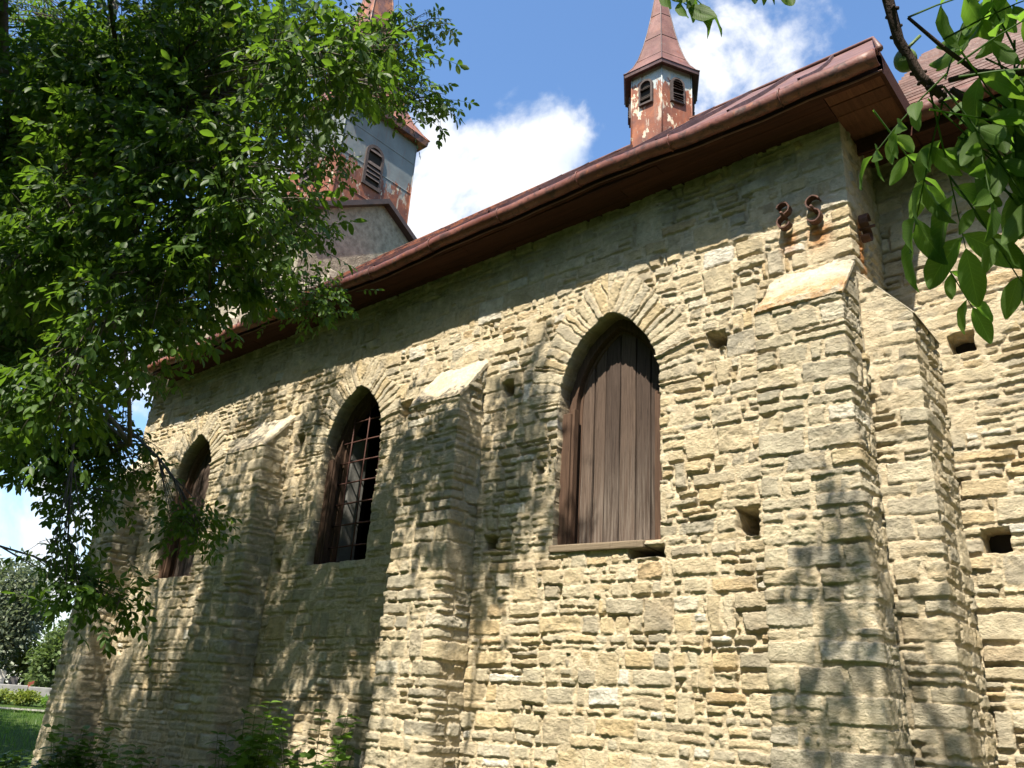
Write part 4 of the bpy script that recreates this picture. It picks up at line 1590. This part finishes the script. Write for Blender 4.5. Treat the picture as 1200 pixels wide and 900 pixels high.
def walnut(name, label, trunk, limbs, clumps, seed, leaflen=0.095, per=34, nsub=9, fine=False, leafmat='leaf', group=None, clen=0.26):
    """trunk: list of (x,y,z,r); limbs: list of such lists; clumps: (x,y,z,r[,density]) leafy ends of branches"""
    rng = np.random.RandomState(seed)
    org = Vector(trunk[0][:3])
    root = empty(name, org, label, 'tree', group)
    m = MB()
    m.tube([p[:3] for p in trunk], [p[3] for p in trunk], 12)
    skel = [Vector(p[:3]) for p in trunk[2:]]
    for lb in limbs:
        m.tube([p[:3] for p in lb], [p[3] for p in lb], 8)
        for i in range(len(lb) - 1):
            for t in (0, .33, .66):
                skel.append(Vector(lb[i][:3]).lerp(Vector(lb[i + 1][:3]), t))
        skel.append(Vector(lb[-1][:3]))
    B, D = [], []
    for c in clumps:
        cen = Vector(c[:3]); r = c[3]; den = c[4] if len(c) > 4 else 1.0
        cand = sorted(skel, key=lambda p: (p - cen).length + max(0, p.z - cen.z) * 0.5)[:7]
        src = cand[rng.randint(0, len(cand))]
        mid = src.lerp(cen, 0.5) + Vector((rng.normal(0, .12), rng.normal(0, .12), 0.12 * (cen - src).length))
        bz = bez(src, mid, cen, 7)
        m.tube(bz, [0.022 * (1 - 0.75 * i / 6) * (0.6 + r * 0.6) for i in range(7)], 6)
        for k in range(max(3, int(nsub * (0.5 + r)))):
            dirv = unit(rng.normal(0, 1, 3)); dirv[2] = dirv[2] * 0.8 - 0.05
            tip = cen + Vector(dirv) * r * rng.uniform(0.7, 1.08)
            st = bz[rng.randint(3, 7)]
            md = st.lerp(tip, 0.5) + Vector((0, 0, 0.12 * r))
            sb = bez(st, md, tip, 5)
            m.tube(sb, [0.007 * (1 - 0.17 * i) * (0.6 + r * .6) for i in range(5)], 5)
            nl = int(per * den * r * rng.uniform(0.7, 1.3) * 0.55) + 2
            for q in range(nl):
                t = rng.uniform(0.25, 1.0) ** 0.7
                i = min(int(t * 4), 3)
                p = sb[i].lerp(sb[i + 1], t * 4 - i)
                dv = (tip - st).normalized() * 0.25 + Vector(rng.normal(0, 0.7, 3)); dv.z = dv.z * 0.7 - 0.25
                B.append(p + Vector(rng.normal(0, 0.05, 3))); D.append(dv)
    m.build('trunk', M['bark'], root, origin=org)
    B = np.array([tuple(p) for p in B]); D = np.array([tuple(p) for p in D])
    n = len(B)
    L = clen * rng.uniform(0.7, 1.2, n)
    lb, ld, ln_, ll, RV, RQ = compound(rng, B, D, L, np.full(n, leaflen) * rng.uniform(0.8, 1.15, n))
    lr = np.clip(rng.beta(2, 2, len(lb)), 0, 1)
    pr = [instance_leaves(lb, ld, ln_, ll, lr, fine), (RV, RQ, np.zeros((0, 3), int), {})]
    o = assemble('crown', pr, M[leafmat], root, org)
    print(name, 'leaflets', len(lb))
    return root


CLA = [(-4.50, -2.20, 6.95, 0.42, 0.20), (-4.85, -2.20, 6.68, 0.34, 0.22), (-4.47, -2.00, 6.38, 0.28, 0.20), (-5.78, -2.10, 6.49, 0.42, 0.22), (-5.79, -2.40, 7.35, 0.70, 0.17),
       (-6.16, -1.90, 5.89, 0.46, 0.22), (-6.48, -1.80, 5.30, 0.40, 0.22), (-5.84, -1.60, 5.10, 0.22, 0.29), (-6.81, -2.70, 7.37, 0.80, 0.15), (-6.50, -2.40, 5.99, 0.75, 0.15),
       (-7.84, -3.00, 7.03, 0.80, 0.15), (-7.54, -2.60, 5.49, 0.75, 0.15), (-10.10, -3.40, 9.06, 0.75, 0.18), (-8.93, -3.20, 6.51, 0.75, 0.15), (-8.13, -3.10, 4.61, 0.70, 0.29),
       (-7.84, -2.70, 4.43, 0.60, 0.29), (-6.77, -2.60, 3.41, 0.32, 0.14), (-5.65, -2.50, 2.72, 0.20, 0.22), (-6.35, -2.90, 2.90, 0.22, 0.13), (-7.17, -3.10, 3.44, 0.40, 0.29),
       (-5.50, -3.35, 2.16, 0.20, 0.22), (-5.30, -3.10, 2.10, 0.14, 0.25), (-7.14, -3.40, 3.35, 0.30, 0.25), (-7.01, -2.80, 3.45, 0.34, 0.18), (-7.3, -2.20, 5.0, 0.36, 0.25),
       # nearer the camera, in front of the trunk
       (-4.9, -4.15, 4.6, .3, .35), (-5.45, -4.15, 5.7, .4, .4), (-4.45, -4.1, 5.6, .34, .35), (-4.30, -3.90, 5.32, 0.36, .3), (-3.52, -3.80, 4.59, 0.34, .26), (-2.97, -3.80, 4.63, 0.30, .2), (-3.78, -3.90, 4.26, 0.36, .3), (-3.35, -3.70, 3.95, 0.30, .24), (-3.84, -3.70, 3.74, 0.32, .28),
       (-2.80, -3.60, 4.74, 0.18, .16), (-4.16, -4.00, 3.97, 0.36, .32), (-4.20, -3.90, 3.45, 0.34, .32), (-4.69, -4.00, 5.05, 0.40, .32), (-4.62, -4.00, 2.97, 0.28, .3), (-3.75, -3.90, 5.26, 0.35, .28),
       (-3.3, -5.3, 6.9, .6, .14), (-3.9, -5.4, 6.4, .6, .16), (-4.4, -5.5, 7.2, .6, .16), (-3.6, -5.2, 5.8, .45, .16), (-5.0, -5.5, 6.0, .5, .2),
       (-6.9, -3.7, 6.2, .60, 0.45), (-7.6, -4.0, 6.0, .65, 0.45), (-6.6, -3.8, 5.0, .55, 0.45), (-6.4, -3.9, 4.0, .45, 0.45), (-5.2, -4.1, 3.9, .38, 0.40), (-4.6, -4.2, 4.1, .35, 0.40), (-6.0, -4.0, 5.9, .6, 0.45),
       (-5.0, -4.1, 5.2, .5, 0.45), (-5.6, -3.9, 3.2, .28, 0.30), (-5.4, -3.3, 6.4, .5, 0.40), (-8.6, -3.9, 6.6, .7, 0.45), (-7.4, -3.7, 4.9, .55, 0.45), (-5.9, -3.9, 4.6, .45, 0.45), (-4.3, -4.0, 4.7, .35, 0.35),
       # higher up, above the picture
       (-4.6, -3.0, 7.6, 0.50, 0.12), (-5.3, -3.4, 8.3, 0.7, 0.05), (-3.85, -3.2, 9.5, 0.32, 0.14), (-3.66, -3.2, 8.85, 0.24, 0.12), (-3.87, -3.2, 8.25, 0.26, 0.12), (-3.36, -3.2, 8.3, 0.12, 0.12),
       (-6.6, -3.6, 8.6, 0.8, 0.05), (-7.9, -3.8, 9.2, 0.85, 0.05), (-9.2, -3.8, 8.6, 0.8, 0.05),
       (-9.9, -3.2, 7.2, 0.8, 0.07), (-8.6, -2.2, 8.3, 0.7, 0.12), (-7.3, -2.2, 8.6, 0.6, 0.12), (-10.6, -2.6, 8.2, 0.7, 0.12), (-9.8, -4.6, 6.4, 0.8, 0.32), (-8.6, -5.0, 5.2, 0.7, 0.32), (-9.6, -4.2, 4.4, 0.6, 0.32),
       # the top of the crown on the sunny side, and the far side that shades the corner
       (-7.5, -5.6, 8.8, .9, 0.90), (-6.6, -5.4, 8.4, .7, 0.96), (-5.9, -5.5, 8.0, .5, 0.84), (-8.6, -5.6, 9.3, .9, 0.78), (-9.8, -5.4, 9.3, .9, 0.42), (-7.0, -5.2, 7.2, .7, 0.72), (-6.2, -5.2, 6.6, .5, 0.72), (-8.0, -6.0, 7.8, .9, 0.48), (-9.4, -5.6, 7.4, .8, 0.42),
       (-5.2, -5.6, 7.0, .5, 0.72), (-6.8, -6.0, 9.0, .7, 0.78), (-5.6, -5.9, 6.3, .5, 0.72), (-7.6, -5.4, 6.4, .6, 0.72), (-6.4, -5.8, 5.6, .5, 0.72), (-5.9, -4.9, 10.8, .7, 0.24), (-7.0, -5.0, 10.8, .8, 0.24),
       (-11.6, -3.2, 6.5, .7, 0.36), (-11.8, -3.0, 7.6, .7, 0.36), (-11.5, -3.4, 8.6, .7, 0.30), (-11.3, -3.3, 5.3, .6, 0.36)]
walnut('walnut_tree', 'large dark green walnut tree hanging over the left half of the church wall',
       [(-8.9, -3.5, -0.1, .26), (-8.88, -3.5, 0.5, .20), (-8.8, -3.45, 1.5, .18), (-8.7, -3.4, 2.6, .165), (-8.5, -3.3, 3.8, .15), (-8.3, -3.3, 5.2, .12), (-8.2, -3.3, 6.8, .085), (-8.1, -3.4, 8.6, .04)],
       [[(-8.6, -3.35, 3.3, .10), (-7.9, -3.0, 4.3, .075), (-7.2, -2.6, 5.1, .055), (-6.5, -2.3, 5.6, .035)],
        [(-8.4, -3.3, 4.3, .10), (-7.6, -3.0, 5.7, .075), (-6.6, -2.7, 6.7, .055), (-5.5, -2.4, 7.0, .035)],
        [(-8.25, -3.3, 5.8, .08), (-7.2, -3.2, 7.3, .06), (-6.1, -3.1, 8.1, .045), (-5.0, -3.0, 8.1, .03), (-4.2, -3.1, 8.4, .018), (-3.6, -3.2, 8.4, .01)],
        [(-8.65, -3.4, 3.0, .06), (-8.0, -3.2, 3.9, .035), (-7.2, -3.0, 3.9, .022), (-6.4, -2.8, 3.4, .012)],
        [(-8.5, -3.3, 4.0, .09), (-9.2, -3.4, 5.6, .07), (-9.8, -3.3, 7.0, .045), (-10.2, -3.2, 8.2, .03)],
        [(-8.5, -3.3, 3.8, .08), (-8.9, -3.9, 4.6, .055), (-9.2, -4.5, 5.2, .035)],
        [(-8.3, -3.3, 5.2, .07), (-7.0, -4.4, 6.6, .05), (-5.2, -5.2, 7.2, .03), (-3.6, -5.2, 7.0, .014)],
        [(-8.35, -3.3, 4.9, .07), (-6.2, -3.9, 5.4, .04), (-4.6, -3.9, 5.1, .022), (-3.5, -3.8, 4.7, .01)],
        [(-8.3, -3.3, 5.2, .08), (-8.2, -4.2, 6.4, .06), (-8.0, -5.0, 7.4, .045), (-8.0, -5.6, 8.4, .03)],
        [(-8.4, -3.3, 4.6, .08), (-9.6, -3.2, 5.4, .06), (-10.7, -3.2, 6.2, .045), (-11.4, -3.2, 7.2, .03)]],
       CLA, 31, leaflen=0.064, per=120, nsub=26, clen=0.19)


# ------------------------------------------------------------------ overhead walnut branch of a second tree, right of the camera
def overhead():
    rng = np.random.RandomState(77)
    org = Vector((3.6, -7.2, 0))
    root = empty('walnut_tree', org, 'walnut tree whose branch with big leaves hangs into the upper right corner', 'tree')
    m = MB()
    m.tube([(3.6, -7.2, -0.1), (3.55, -7.15, .6), (3.45, -7.1, 2.0), (3.2, -6.9, 3.6), (2.8, -6.5, 5.2), (2.2, -6.0, 6.6), (1.2, -5.2, 7.7), (0.1, -4.4, 8.2), (-0.7, -3.8, 8.3)],
           [.26, .20, .17, .15, .12, .09, .06, .035, .015], 12)
    lb = [(3.2, -6.9, 3.4), (2.4, -6.2, 4.0), (1.4, -5.4, 4.1), (0.5, -4.8, 3.75), (-0.05, -4.45, 3.3)]
    m.tube(lb, [.085, .06, .042, .028, .018], 8)
    m.build('trunk', M['bark'], root, origin=org)
    # the branch seen in the picture
    tw = MB()
    main = [(-0.05, -4.45, 3.3), (-0.245, -4.335, 2.93), (-0.262, -4.30, 2.80), (-0.262, -4.262, 2.735), (-0.243, -4.225, 2.67), (-0.218, -4.20, 2.63)]
    tw.tube(main, [.014, .0105, .0094, .0086, .008, .0068], 8)
    side = [(0.35, -4.25, 2.72), (0.02, -4.17, 2.635), (-0.10, -4.165, 2.648), (-0.165, -4.19, 2.665), (-0.205, -4.21, 2.655)]
    tw.tube(side, [.012, .0075, .0065, .006, .005], 7)
    tw.tube([(0.9, -4.9, 3.7), (0.35, -4.25, 2.72)], [.02, .012], 7)
    up1 = [(-0.165, -4.19, 2.665), (-0.20, -4.24, 2.70), (-0.235, -4.30, 2.74)]
    tw.tube(up1, [.005, .004, .003], 6)
    s2 = [(-0.205, -4.205, 2.64), (-0.17, -4.15, 2.60), (-0.15, -4.11, 2.585)]
    tw.tube(s2, [.006, .005, .004], 6)
    top = [(-0.30, -4.75, 3.35), (-0.46, -4.45, 3.02), (-0.59, -4.45, 2.97), (-0.66, -4.50, 2.962)]
    tb = MB(); tb.tube([(0.5, -4.8, 3.75)] + top, [.012, .008, .006, .004, .003], 7); tb.build('branch', M['bark_dark'], root, origin=org)
    for k in range(26):        # knobbly buds
        i = rng.randint(1, 5)
        a, b = Vector(main[i]), Vector(main[min(i + 1, 5)])
        p = a.lerp(b, rng.rand()); q = p + Vector(rng.normal(0, 1, 3)).normalized() * .014
        tw.tube([p, q], [.0055, .003], 5)
    # compound leaves: (start point, direction, rachis length, leaflet length)
    C = [((-0.222, -4.20, 2.625), (-0.10, 0.10, -0.16), .20, .098), ((-0.23, -4.21, 2.64), (0.10, 0.18, -0.14), .22, .10),
         ((-0.235, -4.215, 2.65), (-0.02, 0.22, -0.22), .26, .105), ((-0.20, -4.20, 2.64), (0.20, 0.12, -0.16), .24, .10),
         ((-0.17, -4.15, 2.60), (0.12, 0.10, -0.12), .22, .10), ((-0.15, -4.11, 2.585), (0.05, 0.12, -0.20), .22, .10),
         ((-0.10, -4.165, 2.645), (0.06, 0.05, -0.20), .22, .095), ((-0.03, -4.165, 2.64), (0.06, 0.16, -0.16), .24, .098),
         ((0.02, -4.17, 2.635), (-0.02, 0.12, -0.22), .24, .10), ((-0.12, -4.17, 2.65), (0.02, 0.08, 0.10), .16, .085),
         ((-0.235, -4.30, 2.74), (0.10, 0.06, 0.06), .16, .085), ((-0.05, -4.16, 2.64), (0.06, 0.02, 0.12), .2, .09),
         ((0.03, -4.17, 2.635), (0.02, 0.10, 0.04), .2, .09), ((-0.16, -4.13, 2.59), (0.16, 0.10, -0.05), .2, .095),
         ((-0.04, -4.13, 2.60), (0.05, 0.04, -0.22), .24, .10), ((-0.12, -4.12, 2.58), (0.10, 0.12, -0.26), .26, .10),
         ((-0.02, -4.10, 2.60), (0.10, 0.06, -0.28), .28, .10), ((-0.21, -4.21, 2.66), (0.05, 0.02, 0.16), .18, .09),
         # the tuft that hangs in at the top of the picture
         ((-0.66, -4.50, 2.96), (0.06, 0.05, -0.05), .13, .06), ((-0.62, -4.48, 2.96), (0.05, 0.06, -0.05), .12, .06), ((-0.59, -4.45, 2.965), (0.10, 0.05, -0.02), .14, .058), ((-0.55, -4.43, 2.965), (0.08, 0.06, -0.03), .12, .058),
         ((-0.52, -4.40, 2.965), (0.08, 0.06, -0.02), .12, .056)]
    while len(C) < 104:
        q = C[rng.randint(0, 18)]
        p0 = tuple(np.array(q[0]) + rng.normal(0, .05, 3) * np.array([1.7, 1, 1.1]) + np.array([rng.uniform(-.03, .12), 0.03, -0.005]))
        C.append((p0, tuple(np.array(q[1]) + rng.normal(0, .08, 3) + np.array([0.03, 0.02, -0.05])), q[2] * rng.uniform(.8, 1.1), q[3] * rng.uniform(.58, .92)))
    base = np.array([c[0] for c in C]); d = np.array([c[1] for c in C]); L = np.array([c[2] for c in C]); ll = np.array([c[3] for c in C])
    lb_, ld, ln_, le, RV, RQ = compound(rng, base, d, L, ll, pairs=3, droop=0.30)
    lr = rng.beta(2, 2, len(lb_))
    parts = [instance_leaves(lb_, ld, ln_, le, lr, True, 0.92), (RV, RQ, np.zeros((0, 3), int), {})]
    # the crown up high, thin over the church corner
    cl = [(-.80, -3.54, 7.66, .20, 12), (-.88, -3.54, 7.34, .20, 12), (-.86, -3.54, 6.56, .24, 14), (-1.23, -3.54, 6.49, .2, 12), (-.37, -3.54, 7.44, .18, 9), (-.34, -3.54, 6.63, .2, 9), (0.3, -4.2, 8.2, .5, 18), (1.3, -5.2, 8.0, .7, 40), (2.4, -6.2, 7.6, .9, 60), (3.2, -7.6, 7.2, 1.0, 60),
          (4.2, -6.9, 6.6, 1.0, 60), (2.6, -7.6, 5.4, .7, 30)]
    for c_ in cl[:6]:
        tb = MB(); tb.tube(bez((-0.7, -3.8, 8.3), (-.6, -3.7, 8.0), c_[:3], 5), [.010, .008, .007, .005, .003], 5); tb.build('branch', M['bark_dark'], root, origin=org)
    two = tw.build('branch', M['bark_dark'], root, origin=org)
    B = []; D = []
    for (x, y, z, r, n) in cl:
        for k in range(n):
            p = np.array([x, y, z]) + rng.normal(0, 0.5, 3) * r
            B.append(p); D.append(rng.normal(0, 1, 3) * np.array([1, 1, .4]))
    B = np.array(B); D = np.array(D); n = len(B)
    a = compound(rng, B, D, 0.28 * rng.uniform(.8, 1.2, n), np.full(n, .10))
    parts += [instance_leaves(a[0], a[1], a[2], a[3], rng.beta(2, 2, len(a[0])), False), (a[4], a[5], np.zeros((0, 3), int), {})]
    assemble('crown', parts, M['leaf_near'], root, org)
    # green walnut
    nb = MB()
    c = Vector((-0.262, -4.235, 2.712)); r = .0195
    rings_ = []
    for j in range(9):
        p = math.pi * j / 8
        rings_.append([(c.x + r * math.sin(p) * math.cos(t) * 1.0, c.y + r * math.sin(p) * math.sin(t), c.z + r * 1.12 * math.cos(p)) for t in [2 * math.pi * i / 14 for i in range(14)]])
    nb.prism(rings_, smooth=True)
    nb.tube([c + Vector((0, 0, r)), (-0.235, -4.225, 2.76)], .003, 5)
    nb.build('walnut_fruit', mk_simple('green_husk', (0.07, 0.11, 0.03), (0.11, 0.16, 0.045), 40, 0.5, 0.3), root, origin=org)


overhead()


# ------------------------------------------------------------------ far bushes, hedge, stones, weeds
def shrub(name, label, cat, loc, rx, ry, h, n, ll, mat, seed, group=None, stems=5, base_h=0.1, wide=1.3, low=0.35):
    rng = np.random.RandomState(seed)
    z0 = float(terrain(loc[0], loc[1]))
    org = Vector((loc[0], loc[1], z0))
    root = empty(name, org, label, cat, group)
    m = MB()
    B = []; D = []
    lobes = [(rng.uniform(-.55, .55) * rx, rng.uniform(-.55, .55) * ry, h * rng.uniform(low, .80), rng.uniform(.28, .5)) for _ in range(max(4, stems * 2))]
    for lx, ly, lz, lr in lobes:
        m.tube(bez((rng.normal(0, .05) * rx, rng.normal(0, .05) * ry, -.05), (lx * .3, ly * .3, lz * .6), (lx, ly, lz), 6), [max(.008, .022 * h * (1 - .15 * i)) for i in range(6)], 5)
    per = n // len(lobes)
    for lx, ly, lz, lr in lobes:
        v = unit(rng.normal(0, 1, (per, 3)))
        rr = rng.uniform(0.35, 1.0, (per, 1)) ** 0.6 * (1 + 0.22 * rng.normal(0, 1, (per, 1)))
        p = np.array([lx, ly, lz]) + v * rr * np.array([rx * lr, ry * lr, h * lr * 0.75])
        B.append(p); D.append(v + rng.normal(0, .6, (per, 3)))
    B = np.concatenate(B); D = np.concatenate(D)
    k = B[:, 2] > base_h
    B = B[k]; D = D[k]
    up = np.tile([[0, 0, 1.0]], (len(B), 1)) + rng.normal(0, .6, (len(B), 3))
    pr = [instance_leaves(B + np.array(org), D, up, ll * rng.uniform(.6, 1.3, len(B)), rng.beta(2, 2, len(B)), False, wide)]
    m.build('trunk' if cat == 'tree' else 'stems', M['bark'], root)
    assemble('crown' if cat == 'tree' else 'foliage', pr, M[mat], root, org)
    return root


def far(dist, s):
    p = Vector((0, -5.5, 0)) + VD * dist + VS * s
    return (p.x, p.y)


FT = [(38.0, -1.6, 2.0, 4.5, 'leaf_silver', 'tall grey green tree rising behind the pale bush at the far left'),
      (36.0, 1.15, 1.5, 3.1, 'leaf_bush', 'rounded pale green bush between the tall grey green tree and the church corner'),
      (44.0, 3.0, 2.0, 4.6, 'leaf_silver', 'feathery light tree just beside the church corner'),
      (60.0, -5.0, 5.0, 6.0, 'leaf_bush', 'broad dark tree farthest away behind the garden'),
      (62.0, 7.0, 5.0, 5.6, 'leaf_bush', 'distant tree mostly hidden by the church corner')]
for i, (dd, s, r, h, mt, lab) in enumerate(FT):
    shrub('broadleaf_tree', lab, 'tree', far(dd, s), r, r, h, 12000, 0.17, mt, 50 + i, group='trees beyond the road', stems=8, low=0.14)
shrub('broadleaf_tree', 'dense green tree left of the church that shades the dark grass', 'tree', (-20.0, -3.4), 3.2, 3.0, 8.6, 9000, 0.22, 'leaf', 49)
shrub('broadleaf_tree', 'second dense green tree left of the church, farther out over the dark grass', 'tree', (-24.5, -2.2), 3.2, 3.0, 8.6, 9000, 0.22, 'leaf', 48)
shrub('bright_shrub', 'bright yellow green shrub beyond the grey road edge', 'shrub', far(38.6, -0.2), .8, .6, 1.6, 1500, 0.11, 'leaf_yellow', 61)
shrub('dark_shrub', 'dark green shrub beside the bright yellow green one', 'shrub', far(39.6, 0.75), 1.5, 1.0, 2.1, 3500, 0.12, 'leaf_bush', 62, low=0.12)
shrub('dark_shrub', 'dark rounded shrub under the tall grey green tree', 'shrub', far(40.5, -1.1), 1.6, 1.0, 2.5, 3500, 0.12, 'leaf_bush', 63, low=0.12)
HB = [(-1.5, 'leaf_bush', 'low dark green shrub at the left end of the row along the path'),
      (-0.75, 'leaf_yellow', 'low yellowish shrub second from the left in the row along the path'),
      (0.0, 'leaf_yellow', 'low yellow green shrub in the middle of the row along the path'),
      (0.75, 'leaf_weed', 'low fresh green shrub second from the church in the row along the path'),
      (1.5, 'leaf_bush', 'low green shrub nearest the church in the row along the path')]
for i, (s, mt, lab) in enumerate(HB):
    shrub('low_shrub', lab, 'shrub', far(29.0 + 0.2 * (i % 2), s), .55, .45, .33 + .05 * (i % 3), 1100, 0.075, mt, 70 + i, group='low shrubs along the path', base_h=.03)
# kerb wall of the road
m = MB()
for k in range(30):
    s0, s1 = -12 + k * 1.0, -12 + k * 1.0 + 0.985
    a, b = far(33.0, s0), far(33.0, s1); c, d = far(33.4, s1), far(33.4, s0)
    z = float(terrain(a[0], a[1]))
    m.hexa([(a[0], a[1], z - .2), (b[0], b[1], z - .2), (c[0], c[1], z - .2), (d[0], d[1], z - .2), (a[0], a[1], z + .26), (b[0], b[1], z + .26), (c[0], c[1], z + .26), (d[0], d[1], z + .26)])
ko = m.build('kerb_wall', M['concrete'], None, bevel=.02, origin=(far(33, 0)[0], far(33, 0)[1], 1.0))
tag(ko, 'low pale grey concrete kerb wall along the far road', 'kerb')
# small blocks among flowers beyond the kerb wall
BL = [(-1.0, .34, .62, 'pale', 'tallest narrow pale stone beyond the far kerb wall'), (-0.55, .30, .42, 'dark', 'dark leaning stone beside the tallest pale stone beyond the kerb'),
      (0.15, .42, .40, 'rust', 'rust red square block with pale edge beyond the kerb'), (0.62, .36, .36, 'dark', 'dark squat block beside the rust red block'),
      (1.10, .34, .44, 'pale', 'pale round topped stone nearest the church beyond the kerb')]
BM = {'pale': mk_simple('pale_stone', (.34, .32, .28), (.5, .48, .43), 8, .9), 'dark': mk_simple('dark_stone', (.05, .05, .05), (.11, .10, .10), 8, .5),
      'rust': mk_simple('rust_block', (.16, .04, .025), (.28, .08, .05), 8, .7)}
for i, (s, w, h, kd, lab) in enumerate(BL):
    p = far(36.9, s); z = float(terrain(*p))
    m = MB()
    out = []
    for k in range(9):
        a = math.pi * k / 8
        out.append((math.cos(a) * w / 2, h - w * .25 + math.sin(a) * w * .25))
    out += [(-w / 2 * 1.0, .12), (w / 2 * 1.0, .12)]
    f_ = lambda q, e: (p[0] + VS.x * q[0] + VD.x * e, p[1] + VS.y * q[0] + VD.y * e, z + q[1])
    m.prism([[f_(q, -.07) for q in out], [f_(q, .07) for q in out]])
    m.hexa([f_((a * w * .62, zz_), e) for zz_ in (-.05, .125) for a, e in ((-1, -.14), (1, -.14), (1, .14), (-1, .14))])
    o = m.build('stone_marker', BM[kd], None, bevel=.015, origin=(p[0], p[1], z))
    tag(o, lab, 'stone', 'small stones beyond the road')


def weed(label, x, y, h, n, seed, ll=.155, spread=.26):
    """leafy herb: several upright stems, leaves in opposite pairs"""
    rng = np.random.RandomState(seed)
    org = Vector((x, y, float(terrain(x, y))))
    root = empty('weed_plant', org, label, 'plant', 'weeds at the foot of the wall')
    m = MB(); B = []; D = []; LL = []
    for k in range(n):
        a = rng.uniform(0, 6.283); sp = rng.uniform(0.1, 1) * spread
        tip = Vector((math.cos(a) * sp * 1.8, math.sin(a) * sp * 1.8, h * rng.uniform(.55, 1)))
        b = bez((math.cos(a) * sp * .3, math.sin(a) * sp * .3, -.02), (math.cos(a) * sp, math.sin(a) * sp, tip.z * .6), tip, 6)
        m.tube(b, [.006, .0055, .005, .004, .003, .002], 5)
        for j in range(14):
            t = 0.12 + .88 * j / 13
            i = min(int(t * 5), 4); p = b[i].lerp(b[i + 1], t * 5 - i)
            a2 = rng.uniform(0, 6.283)
            for q in (0, math.pi):
                B.append(tuple(p + org)); D.append((math.cos(a2 + q), math.sin(a2 + q), rng.uniform(-.3, .35))); LL.append(ll * (1.25 - .6 * t) * rng.uniform(.8, 1.2))
    m.build('stems', M['leaf_weed'], root)
    B = np.array(B); D = np.array(D)
    up = np.tile([[0, 0, 1.0]], (len(B), 1)) + rng.normal(0, .3, (len(B), 3))
    assemble('leaves', [instance_leaves(B, D, up, np.array(LL), rng.beta(2, 2, len(B)), False, 1.7)], M['leaf_weed'], root, org)


WD = [(-10.05, -1.05, 1.30, 26, 'tall bright leafy weed standing nearest the left corner of the church'), (-10.5, -1.5, 1.0, 22, 'broad leafy weed in the grass left of the tall bright one'),
      (-9.3, -.85, 1.08, 16, 'sunlit weed between the third and the farthest buttress'), (-8.6, -.75, .9, 12, 'small weed at the foot of the third buttress'),
      (-7.75, -.6, 1.35, 16, 'dark weed between the third buttress and the barred window'), (-7.35, -.6, 1.60, 20, 'tallest weed under the barred window'),
      (-6.85, -.55, 1.35, 14, 'leafy weed right below the barred window, next to the tallest one'), (-6.35, -.6, 1.56, 20, 'weed nearest the second buttress'),
      (-11.6, -1.6, .75, 18, 'low broad weed farthest left in the grass by the church corner')]
for i, (x, y, h, n, lab) in enumerate(WD):
    weed(lab, x, y, h, n, 200 + i)


def grass():
    rng = np.random.RandomState(9)
    n = 46000
    d = rng.uniform(9, 27, n); s = rng.uniform(-7.5, 5.5, n)
    P = np.array([0, -5.5]) + d[:, None] * np.array([VD.x, VD.y]) + s[:, None] * np.array([VS.x, VS.y])
    k = ~((P[:, 1] > -.05) & (P[:, 0] > -12.7))
    P = P[k]; n = len(P)
    z = terrain(P[:, 0], P[:, 1])
    h = rng.uniform(.06, .17, n) * (1 + .5 * fbm(P[:, 0] * .7, P[:, 1] * .7, 2, 4))
    a = rng.uniform(0, 6.283, n); w = .006
    dx, dy = np.cos(a) * w, np.sin(a) * w
    lx, ly = rng.normal(0, .35, n) * h, rng.normal(0, .35, n) * h
    v = np.stack([np.stack([P[:, 0] - dx, P[:, 1] - dy, z - .01], 1), np.stack([P[:, 0] + dx, P[:, 1] + dy, z - .01], 1), np.stack([P[:, 0] + lx, P[:, 1] + ly, z + h], 1)], 1).reshape(-1, 3)
    t = (np.arange(n) * 3)[:, None] + np.arange(3)[None]
    o = mesh_np('grass', v, None, M['leaf_weed'], None, dict(lrnd=np.repeat(rng.rand(n) * .6, 3)), tris=t)
    tag(o, 'mown dark green grass beside the church corner', 'grass', kind='stuff')


grass()


def belt():
    """unseen trees added behind and beside the camera to cut skylight on the wall"""
    rng = np.random.RandomState(15)
    B = []; m = MB()
    for k in range(15):
        a = math.radians(-168 + 168 * k / 14)
        R = rng.uniform(13.5, 17)
        cx, cy = -2 + R * math.cos(a) * 1.25, -1.5 + R * math.sin(a)
        H = rng.uniform(10, 12.5)
        z0 = float(terrain(cx, cy))
        m.tube([(cx, cy, z0 - .1), (cx + .1, cy, z0 + 2.5), (cx, cy + .2, z0 + H * .7)], [.25, .2, .08], 8)
        v = unit(rng.normal(0, 1, (2600, 3))) * rng.uniform(.55, 1.05, (2600, 1))
        B.append(np.array([cx, cy, z0 + H * .56]) + v * np.array([3.0, 3.0, H * .46]))
    B = np.concatenate(B)
    D = rng.normal(0, 1, B.shape); up = rng.normal(0, .6, B.shape) + np.array([0, 0, 1.0])
    o = assemble('skylight_block_trees', [instance_leaves(B, D, up, rng.uniform(.3, .55, len(B)), rng.beta(2, 2, len(B)), False, 1.3)], M['leaf_bush'], None, (0, -15, 0))
    tag(o, 'unseen dark green trees added behind the camera to block skylight', 'trees', kind='stuff')
    t = m.build('skylight_block_trunks', M['bark'], o, origin=(0, -15, 0))


belt()
print('total faces', sum(len(o.data.polygons) for o in bpy.data.objects if o.type == 'MESH'))
